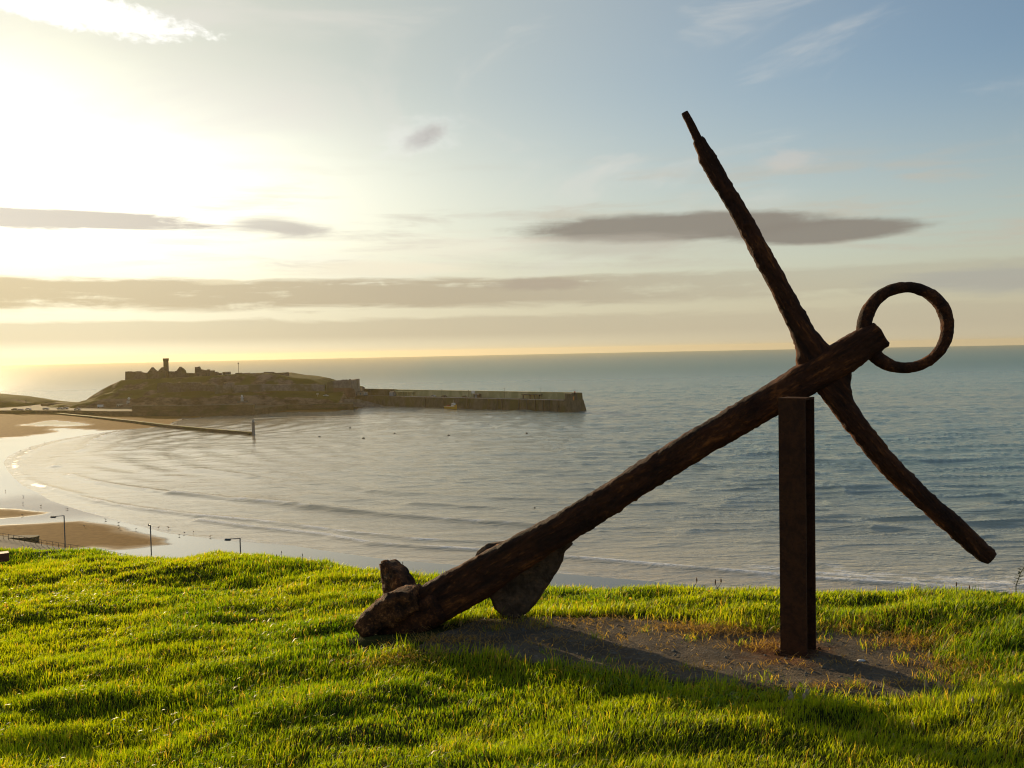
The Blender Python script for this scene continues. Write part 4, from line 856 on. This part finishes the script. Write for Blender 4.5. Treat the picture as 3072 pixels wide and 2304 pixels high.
# pale harbour building with a stair tower
q = at_z(375, 1222, RD); hb = thing('harbour_building', 'pale harbour building with a short tower and shining lamp', 'building', q)
kx = q.y / F
mb = MB(); mb.box(-25 * kx, 4 * kx, 0, 7, 0, 10 * kx); mb.build('wall', M['offwhite'], hb)
MB().box(6 * kx, 16 * kx, -.5, 4, 0, 20 * kx).build('tower', M['offwhite'], hb); MB().box(16.5 * kx, 36 * kx, 0, 3, 0, 2 * kx).build('low_wall', M['offwhite'], hb)
for u in (-22, -16, -10, -3): MB().box((u - 1.4) * kx, (u + 1.4) * kx, -.12, -.01, 1 * kx, 7 * kx).build('doorway', M['dark'], hb)
MB().box(9 * kx, 13 * kx, -.62, -.51, 4 * kx, 13 * kx).build('window', M['dark'], hb)
MB().box(-25.5 * kx, 4.5 * kx, -.2, 7.2, 10 * kx + .004, 10 * kx + .4).build('roof', M['greystone'], hb)
MB().tube([(11 * kx, 1, 20 * kx), (11 * kx, 1, 22 * kx)], .12, 6).build('mast', M['dark'], hb); MB().lathe([(.1, 0), (.9, .5), (1.0, 1.4), (.2, 2.0)], (11 * kx, 1, 21.5 * kx), 12).build('lamp', M['white'], hb, True)  # white ball added to stand in for a bright reflection
# beacon on the harbour wall
q = at_y(733, 1209, 617); bc = thing('harbour_beacon', 'small whitish beacon standing on the harbour wall', 'beacon', (q.x, 612, 7.5))
MB().box(-3.2, 3.2, -.2, 1.6, 0, .9).build('plinth', M['greystone'], bc); MB().lathe([(1.1, .9), (.8, 3.2), (1.2, 3.3), (1.2, 3.6), (.6, 3.7)], n=12).build('column', M['offwhite'], bc); MB().lathe([(.5, 3.7), (.6, 4.6), (.1, 5.4)], n=10).build('lantern', M['white'], bc)
# sign on a post above the slipway
q = at_y(953, 1192, 652); sp_ = thing('notice_board', 'small pale notice on a post above the slipway', 'sign', q)
MB().tube([(0, 0, -2), (0, 0, 3.0)], .1, 6).build('post', M['offwhite'], sp_); MB().box(-.9, .9, -.08, .08, 2.0, 3.1).build('panel', M['offwhite'], sp_)
q = at_y(78, 1210, 700); sp_ = thing('marker_post', 'short dark post on the low headland at the far left', 'post', (q.x, 700, q.z - .6))
MB().tube([(0, 0, 0), (0, 0, 3.0)], [.3, .22], 8).build('post_shaft', M['dark'], sp_); MB().box(-.4, .4, -.3, .3, 3.0, 3.4).build('cap', M['dark'], sp_)
# slipway
a, b_, c_, d_ = at_z(1090, 1221, 0.2), at_z(1160, 1219, .2), at_y(1075, 1197, 655), at_y(1000, 1198, 655)
mb = MB(); P4 = [a, b_, c_, d_]; mb.V = [tuple(p) for p in P4] + [(p.x, p.y, -1.5) for p in P4]; mb.F = [(0, 1, 2, 3), (0, 4, 5, 1), (1, 5, 6, 2), (2, 6, 7, 3), (3, 7, 4, 0)]
sl = mb.build('slipway', M['greystone']); tag(sl, 'pale slipway ramp sloping into the water beside the breakwater', 'slipway')

# fishing boat at the breakwater
q = onbw(1352, -4.5, 0); bt = thing('fishing_boat', 'small yellow fishing boat moored against the breakwater', 'boat', q, rz=rzb)
secs = [(-5.2, 1.5, 2.0), (-3, 1.75, 1.9), (0, 1.85, 1.9), (2.8, 1.5, 2.3), (4.6, .75, 2.8), (5.6, .08, 3.2)]; V = []; Fc = []
for x_, w_, zt in secs: V += [(x_, -w_, zt), (x_, -w_ * .75, .2), (x_, 0, -.8), (x_, w_ * .75, .2), (x_, w_, zt)]
for i in range(5): Fc += [(i * 5 + j, i * 5 + j + 1, i * 5 + 6 + j, i * 5 + 5 + j) for j in range(4)]
Fc += [(4, 3, 2, 1, 0)]; Fc += [(i * 5, i * 5 + 5, i * 5 + 9, i * 5 + 4) for i in range(5)]
mb = MB(); mb.add(V, Fc); mb.build('hull', M['yellow'], bt)
MB().box(1.3, 3.7, -1.1, 1.1, 2.1, 4.2, .35, .15).build('wheelhouse', M['white'], bt); MB().box(1.5, 3.5, -1.13, 1.13, 3.2, 3.7, .1, .02).build('window', M['glass'], bt)
MB().tube([(2.5, 0, 4.2), (2.5, 0, 6.4)], .08, 6).build('mast', M['offwhite'], bt); MB().box(-5.3, 5.0, -1.9, -1.78, 1.85, 2.05).build('gunwale', M['white'], bt)
MB().box(-3.2, -1.8, -.8, .8, 2.0, 2.7).build('fish_hold', M['red'], bt)

# ------------------------------------------------------------------ jetty with its small light
Jt = [at_z(px, py, z_) for px, py, z_ in [(55, 1234, 2.4), (160, 1240, 2.1), (260, 1249, 1.8), (400, 1264, 1.5), (510, 1277, 1.3), (640, 1289, 1.2), (752, 1298, 1.2)]]
jt = thing('jetty', 'low weed-covered jetty slanting from the beach into the bay', 'jetty', Jt[3])
mb = MB()
for p, z_ in zip(Jt, (2.4, 2.1, 1.8, 1.5, 1.3, 1.2, 1.2)): mb.V += [tuple(Vector((p.x, p.y - 1.2, -2)) - Jt[3]), tuple(Vector((p.x, p.y, z_)) - Jt[3]), tuple(Vector((p.x + .5, p.y + 2.8, z_)) - Jt[3]), tuple(Vector((p.x + .5, p.y + 5, -2)) - Jt[3])]
for i in range(6): k = i * 4; mb.F += [(k, k + 4, k + 5, k + 1), (k + 2, k + 6, k + 7, k + 3)]
mb.F += [(0, 1, 2, 3), (27, 26, 25, 24)]; mb.build('wall_face', M['quay'], jt)
mb = MB()
for p, z_ in zip(Jt, (2.4, 2.1, 1.8, 1.5, 1.3, 1.2, 1.2)): mb.V += [tuple(Vector((p.x, p.y - .1, z_ + .01)) - Jt[3]), tuple(Vector((p.x + .5, p.y + 2.9, z_ + .01)) - Jt[3]), tuple(Vector((p.x, p.y - .1, z_ + .25)) - Jt[3]), tuple(Vector((p.x + .5, p.y + 2.9, z_ + .25)) - Jt[3])]
for i in range(6): k = i * 4; mb.F += [(k, k + 4, k + 6, k + 2), (k + 2, k + 6, k + 7, k + 3), (k + 3, k + 7, k + 5, k + 1)]
mb.F += [(0, 2, 3, 1), (24, 25, 27, 26)]; mb.build('walkway', M['algae'], jt)
q = at_z(754, 1299, 1.0); k = q.y / F; lh = thing('jetty_lighthouse', 'little round lighthouse at the tip of the low jetty', 'lighthouse', (q.x + .6, q.y + 1.5, -1.0))
M['lh'] = plain('lighthouse_paint', (0.22, 0.20, 0.18), 0.7)
MB().lathe([(1.05, 0), (1.0, 1.2), (.82, 1.5), (.76, 6.4), (.76, 7.0)], n=16).build('tower', M['lh'], lh, True); MB().lathe([(1.25, 6.9), (1.4, 7.0), (1.4, 7.25), (1.2, 7.3)], n=16).build('gallery', M['lh'], lh)
MB().lathe([(.6, 7.3), (.6, 8.1)], n=12).build('lantern', M['offwhite'], lh); MB().lathe([(.8, 8.11), (.5, 8.5), (.08, 8.9)], n=12).build('cap', M['lh'], lh)

# ------------------------------------------------------------------ buoys and gulls
bu = None
for i, (px, py) in enumerate([(958, 1311), (1050, 1284), (1090, 1315), (1184, 1301), (1346, 1307), (1580, 1300), (1604, 1524)]):
    lb = ['dark mooring buoy nearest the jetty lighthouse', 'dark buoy floating farthest out below the slipway', 'dark round buoy second along the bay row', 'faint low buoy midway along the bay row', 'dark buoy below the boat in the bay row', 'dark buoy in line with the end of the breakwater', 'lone near buoy beside the anchor shank'][i]
    q = at_z(px, py, 0)
    if bu is None:
        bu = thing('mooring_buoy', lb, 'buoy', q, 'mooring buoys in the bay'); MB().lathe([(.1, -.5), (.6, -.3), (.75, .1), (.6, .5), (.2, .7)], n=14).build('float', M['dark'], bu, True); MB().tube([(0, 0, .68), (0, 0, 1.05)], .06, 6).build('mooring_eye', M['dark'], bu)
        o = bu
    else: o = copy_tree(bu); o.location = q; o['label'] = lb
    o.scale = (.3, .3, .3) if i == 6 else ((.75, .75, .6) if i % 2 else (.95, .85, .6))
def make_gull():
    o = thing('gull', 'gull', 'gull', group='gulls on the beach')
    V = []; Fc = []; pr = [(-.30, .02, .26), (-.20, .05, .27), (-.08, .085, .27), (.06, .09, .29), (.14, .065, .33), (.18, .045, .39), (.21, .045, .43), (.26, .03, .42), (.28, .01, .41)]
    for x_, r_, z_ in pr: V += [(x_, r_ * math.cos(a * math.pi / 4), z_ + r_ * math.sin(a * math.pi / 4)) for a in range(8)]
    for i in range(8): Fc += [(i * 8 + j, i * 8 + (j + 1) % 8, i * 8 + 8 + (j + 1) % 8, i * 8 + 8 + j) for j in range(8)]
    MB().add(V, Fc + [tuple(range(8)), tuple(range(64, 72))]).build('body', M['greystone'], o, True)
    for s_ in (-.035, .035): MB().tube([(0, s_, 0), (.01, s_, .2)], .012, 5).build('leg', M['orange'], o)
    MB().tube([(.27, 0, .415), (.34, 0, .40)], [.014, .004], 5).build('beak', M['orange'], o); return o
gl = [(198, 1529), (203, 1528), (317, 1561), (356, 1572), (357, 1588), (408, 1590), (253, 1582), (476, 1585), (505, 1586), (553, 1601), (538, 1608), (580, 1599), (631, 1612), (69, 1513), (123, 1520), (67, 1548), (134, 1328), (62, 1353), (90, 1346), (16, 1475), (70, 1491)]
gull = make_gull(); P0 = [at_z(a, b_, 0.35) for a, b_ in gl]
lbs = ['left one of the two gulls side by side on wet sand', 'right one of the two gulls side by side on wet sand', 'gull standing alone above the dark sand bank', 'upper of two gulls at the right tip of the sand bank', 'lower of two gulls at the right tip of the sand bank', 'gull right of the pair at the tip of the sand bank', 'small gull resting on the dark sand bank', 'gull above the middle lamp post on the wet sand', 'gull right of the middle lamp post at the water edge', 'gull left of the spread-winged one at the water edge', 'lowest gull at the water edge between two lamp posts', 'gull at the right end of the water-edge group', 'rightmost gull at the water edge near the right lamp post', 'gull in the bright glare below the little sand bar', 'gull on bright wet sand left of the lamp post arm', 'gull beside the small dark sand bar', 'gull on the glaring sand beyond the curve of the shore', 'gull far out on the left glaring sand', 'gull beside the far left water edge', 'leftmost gull on the bright wet sand', 'gull on bright sand above the small sand bar']
for i, p in enumerate(P0):
    sz = float(beach_z(np.array([p.x]), np.array([p.y]), shore_s(np.array([p.x]), np.array([p.y])))[0])
    q = at_z(*gl[i], max(sz, 0.0)); o = gull if i == 0 else copy_tree(gull)
    o.location = (q.x, q.y, max(sz, 0.0)); o.rotation_euler.z = random.uniform(0, 6.28); s_ = random.uniform(0.9, 1.25); o.scale = (s_, s_, s_); o['label'] = lbs[i]

# ------------------------------------------------------------------ promenade, rail, lamps
PZ = 4.0
rail_px = [(-120, 1582), (0, 1599), (60, 1609), (120, 1619), (187, 1630), (258, 1641), (330, 1654), (400, 1668), (520, 1690), (700, 1722)]
rp = [at_z(a, b_, PZ + 1.05) for a, b_ in rail_px]
mb = MB(); far = [Vector((p.x, p.y + .8, PZ)) for p in rp]; nearp = [Vector((p.x * .55 - 10, p.y * .55, PZ)) for p in rp]
n = len(rp); mb.V = [tuple(p) for p in far] + [tuple(p) for p in nearp] + [(p.x, p.y + .4, -.5) for p in far]
for i in range(n - 1): mb.F += [(i, i + 1, n + i + 1, n + i), (i, 2 * n + i, 2 * n + i + 1, i + 1)]
tag(mb.build('promenade', M['asphalt']), kind='structure')
rl = thing('promenade_railing', 'thin metal railing along the promenade above the beach', 'railing', rp[3])
def along(P, step):
    out_ = []; d = 0; P = [Vector(p) for p in P]
    for a, b_ in zip(P, P[1:]):
        L_ = (b_ - a).length
        while d < L_: out_.append(a.lerp(b_, d / L_)); d += step
        d -= L_
    return out_
loc = [p - rp[3] for p in rp]
MB().tube(loc, .035, 6).build('top_rail', M['railpaint'], rl); MB().tube([p - Vector((0, 0, .5)) for p in loc], .028, 6).build('middle_rail', M['railpaint'], rl)
pst = None
for p in along(loc, 1.9):
    if pst is None: pst = MB().box(-.035, .035, -.035, .035, -1.06, .05).build('rail_post', M['railpaint'], rl); q = pst
    else: q = pst.copy(); C.objects.link(q)
    q.location = p
# stone outfall wall on the beach
a, b_ = at_z(-160, 1612, 3.2), at_z(86, 1612, 3.2)
ow = thing('outfall_wall', 'dark stone outfall wall with a rounded end on the beach', 'wall', (b_.x, b_.y, 0.7), rz=0)
mb = MB(); pts = [(a.x - b_.x, 0), (0, 0)] + [(1.3 * math.sin(i * math.pi / 6), 1.3 - 1.3 * math.cos(i * math.pi / 6)) for i in range(1, 7)] + [(a.x - b_.x, 2.6)]
mb.prism([(x_, y_, -1) for x_, y_ in pts], (0, 0, 3.2)); mb.build('wall_body', M['quay'], ow)
mb = MB(); mb.prism([(x_, y_ - .1 if y_ < 1.3 else y_ + .1, 2.204) for x_, y_ in pts], (0, 0, .25)); mb.build('coping', M['quay'], ow)
def lamp(px_t, py_t, d, armpx, label, rz, zb=PZ):
    tpt = at_y(px_t, py_t, d); o = thing('street_lamp', label, 'street lamp', (tpt.x, tpt.y, zb), 'street lamps along the promenade', rz); h = tpt.z - zb
    MB().tube([(0, 0, 0), (0, 0, 1.5), (0, 0, 1.55), (0, 0, h)], [.13, .12, .09, .08], 10).build('pole', M['lampgrey'], o)
    MB().tube([(0, 0, h - .05), (-1.4, 0, h - .16)], .055, 8).build('arm', M['lampgrey'], o)
    mb = MB(); mb.box(-2.25, -1.4, -.16, .16, h - .38, h - .12, .08, .05); hd = mb.build('lamp_head', M['lampgrey'], o)
    MB().box(-2.1, -1.5, -.12, .12, h - .42, h - .384).build('diffuser', M['offwhite'], hd); return o
lamp(192, 1546, 142, 0, 'left street lamp with its arm out over the sand', R(-6))
lamp(451, 1575, 132, 0, 'middle street lamp seen end-on above the grass', R(-62))
lamp(720, 1614, 121, 0, 'right street lamp with its arm pointing left', R(-12))

# ------------------------------------------------------------------ low timber rail at the left edge
q = at_y(26, 1668, 6.3); bz = float(ground(q.x, q.y)); bn = thing('timber_rail', 'end of a low reddish timber rail at the left edge of the lawn', 'rail', (q.x, q.y, bz), rz=R(33)); hB = q.z - bz + .03
MB().box(-2.2, 0, -.04, .04, hB - .058, hB).build('beam', M['wood'], bn)
for x_ in (-1.9, -.7): MB().box(x_ - .05, x_ + .05, -.035, .035, -.1, hB - .059).build('post', M['wood'], bn)

# ------------------------------------------------------------------ weeds on the skyline and seed heads in the lawn
m, t, b = mat('seed_head'); nn = noise_n(t, pos(t), 60, 4); setc(t, b, mixc(t, nn, (0.10, 0.045, 0.02), (0.22, 0.11, 0.05))); b.inputs['Roughness'].default_value = .8; M['seed'] = m
m, t, b = mat('pale_seed_head'); nn = noise_n(t, pos(t), 80, 4); setc(t, b, mixc(t, nn, (0.40, 0.24, 0.13), (0.60, 0.42, 0.28))); b.inputs['Roughness'].default_value = .8; M['pseed'] = m
m, t, b = mat('weed_leaf'); nn = noise_n(t, pos(t), 30, 4); setc(t, b, mixc(t, nn, (0.05, 0.06, 0.012), (0.10, 0.09, 0.02))); b.inputs['Roughness'].default_value = .7; M['leaf'] = m
def weed(px, py, y, hd_px, label, group, mtl='seed', lean=0, base=None, name='seed_head_plant'):
    tip = at_y(px, py, y); gz = float(ground(tip.x, tip.y)); o = thing(name, label, 'plant', (tip.x - lean, tip.y, gz - .01), group); h = tip.z - gz + .01
    hl = hd_px * y / F; r_ = hl * (.13 if mtl == 'seed' else .18)
    MB().tube([(0, 0, 0), (lean * .3, 0, h * .5), (lean, 0, max(h - hl, .01))], [.0022, .002, .0016], 5).build('stem', M['leaf'], o)
    prof = [(r_ * .3, 0), (r_, hl * .25), (r_ * 1.05, hl * .5), (r_ * .7, hl * .8), (r_ * .1, hl)]
    mb = MB(); mb.lathe(prof, (lean, 0, max(h - hl, .01)), 8); mb.V = [(x_ + random.uniform(-1, 1) * r_ * .25, y_ + random.uniform(-1, 1) * r_ * .25, z_) for x_, y_, z_ in mb.V]; mb.build('seed_head', M[mtl], o); return o
G1 = 'seed heads along the skyline of the lawn'
for px, py, lb, ln in [(2090, 1732, 'bent brown seed head on the skyline left of the post', .03), (2146, 1738, 'left of the twin seed heads on the skyline left of the post', -.03), (2163, 1734, 'right of the twin seed heads on the skyline left of the post', .04),
                       (2796, 1774, 'leftmost short brown seed head under the broken stock tip', 0), (2821, 1770, 'second brown seed head from left under the stock tip', .01), (2869, 1745, 'tall thin brown seed head under the stock tip', 0), (2908, 1755, 'tall dark upright seed head right of the stock tip', 0), (2942, 1772, 'short seed head between tall one and leafy weed', 0),
                       (830, 1662, 'left dark weed head on the skyline past the right lamp', 0), (845, 1652, 'taller dark weed head on the skyline past the right lamp', .01), (907, 1660, 'lone dark weed head on the skyline left of the anchor bill', 0), (1172, 1687, 'left tiny weed head above the anchor bill', 0), (1208, 1684, 'right tiny weed head above the anchor bill', 0), (2690, 1782, 'small reddish seed head right of the post on the skyline', .01)]:
    x_ = at_y(px, py, 6.5).x; yb = float(brow_y(x_ * (1.2 if x_ < 0 else 1))) + .12
    weed(px, py, yb, 15 if px > 1500 else 9, lb, G1, 'seed', ln)
G2 = 'pale seed heads in the lawn'
for px, py, z_, hd, lb in [(2372, 2108, 4.25, 44, 'largest pale pinkish seed head in the grass below the post'), (2420, 2098, 4.3, 36, 'pale seed head right beside the largest one below the post'), (2412, 2140, 4.22, 34, 'lower pale seed head below the post'), (2777, 2072, 4.45, 30, 'pale seed head at the lower right edge of the slab'), (2816, 2068, 4.45, 26, 'pale seed head next to the slab corner'), (2855, 2188, 4.1, 24, 'pale seed head low on the right lawn'), (3040, 1992, 4.7, 30, 'pale seed head near the right picture edge level with the slab'), (2918, 2230, 4.0, 22, 'small pale seed head near the lower right corner'), (2740, 2250, 3.9, 28, 'tan seed head leaning near the bottom right'), (2966, 2090, 4.35, 22, 'pale seed head right of the slab corner in long grass'), (3050, 2060, 4.4, 20, 'small pale seed head at the right picture edge'), (2680, 2290, 3.85, 24, 'pale seed head at the bottom edge right of centre')]:
    weed(px, py - 6, z_, hd, lb, G2, 'pseed', random.uniform(-.02, .02))
# leafy weed at the right edge
q = at_y(3048, 1785, 6.0); gz = float(ground(q.x, q.y)); lw = thing('leafy_weed', 'tall leafy weed growing at the right edge of the skyline', 'weed', (q.x, q.y, gz - .01))
tipz = at_y(3078, 1672, 6.0).z - gz; pts = [(0, 0, 0), (.0, 0, tipz * .35), (.03, 0, tipz * .65), (.09, 0, tipz)]
MB().tube(pts, [.004, .0035, .003, .0015], 6).build('stem', M['leaf'], lw)
for i in range(26):
    k = .28 + .72 * i / 25; p = Vector(pts[1]).lerp(Vector(pts[3]), (k - .28) / .72); p.x = np.interp(p.z, [0, tipz * .35, tipz * .65, tipz], [0, 0, .03, .09]); a = i * 2.4; L_ = random.uniform(.022, .042)
    d = Vector((math.cos(a), math.sin(a), random.uniform(-.1, .5))).normalized(); s_ = d.cross(Vector((0, 0, 1))).normalized() * L_ * .28
    mb = MB(); mb.add([p, p + d * L_ * .5 + s_, p + d * L_ + Vector((0, 0, -.006)), p + d * L_ * .5 - s_], [(0, 1, 2), (0, 2, 3)]); mb.build('leaf', M['leaf'], lw)

# ------------------------------------------------------------------ thin warm air
hzm = bpy.data.materials.new('haze'); hzm.use_nodes = True; t = hzm.node_tree; t.nodes.remove(t.nodes['Principled BSDF'])
pv = t.nodes.new('ShaderNodeVolumePrincipled'); pv.inputs['Color'].default_value = (1.0, 0.80, 0.42, 1); pv.inputs['Density'].default_value = 6.2e-5; pv.inputs['Anisotropy'].default_value = 0.5
t.links.new(pv.outputs[0], t.nodes['Material Output'].inputs['Volume'])
tag(MB().box(-8200, 8200, -1800, 8200, -8, 52).build('haze', hzm), 'thin warm evening haze over the bay', 'haze', kind='stuff')

nl = 9000; r = np.random.default_rng(303)
y = 2.9 + r.random(nl) * 5.5; x = (r.random(nl) * 2 - 1) * (0.6 * y + .6); pn = fbm(x * 1.3, y * 1.3, 310, 3)
k = (pn > 0.56) & (y < brow_y(x)) & (poly_sd(x, y, SLAB) < 0.05); x, y = x[k], y[k]; nl = len(x)
th = r.random(nl) * 6.28; lean2 = np.stack([np.cos(th), np.sin(th)], -1) * (0.9 + 0.8 * r.random(nl))[:, None]
tag(blades('broad_leaf_weeds', np.stack([x, y, ground(x, y) + 0.012 + 0.02 * r.random(nl)], -1), 0.018 + 0.022 * r.random(nl), 0.010 + 0.010 * r.random(nl), lean2, th + 1.57, r.random(nl) * 0.6, (r.random(nl) < .06) * 1.0, M['grass'], droop=0.25), 'low broad-leaved weeds mixed into the turf', 'weeds', kind='stuff')
ns_ = 1500; y = 3.0 + r.random(ns_) * 5.5; x = (r.random(ns_) * 2 - 1) * (0.6 * y + .6); k = (y < brow_y(x)) & (poly_sd(x, y, SLAB) < 0.0); x, y = x[k], y[k]; ns_ = len(x)
th = r.random(ns_) * 6.28; lm = r.random(ns_) * 1.1
tag(blades('dead_stems', np.stack([x, y, ground(x, y)], -1), 0.05 + 0.06 * r.random(ns_), np.full(ns_, .0026), np.stack([np.cos(th) * lm, np.sin(th) * lm], -1), th, r.random(ns_), r.random(ns_), M['straw']), 'thin dead grass stems scattered through the turf', 'dead grass', kind='stuff')
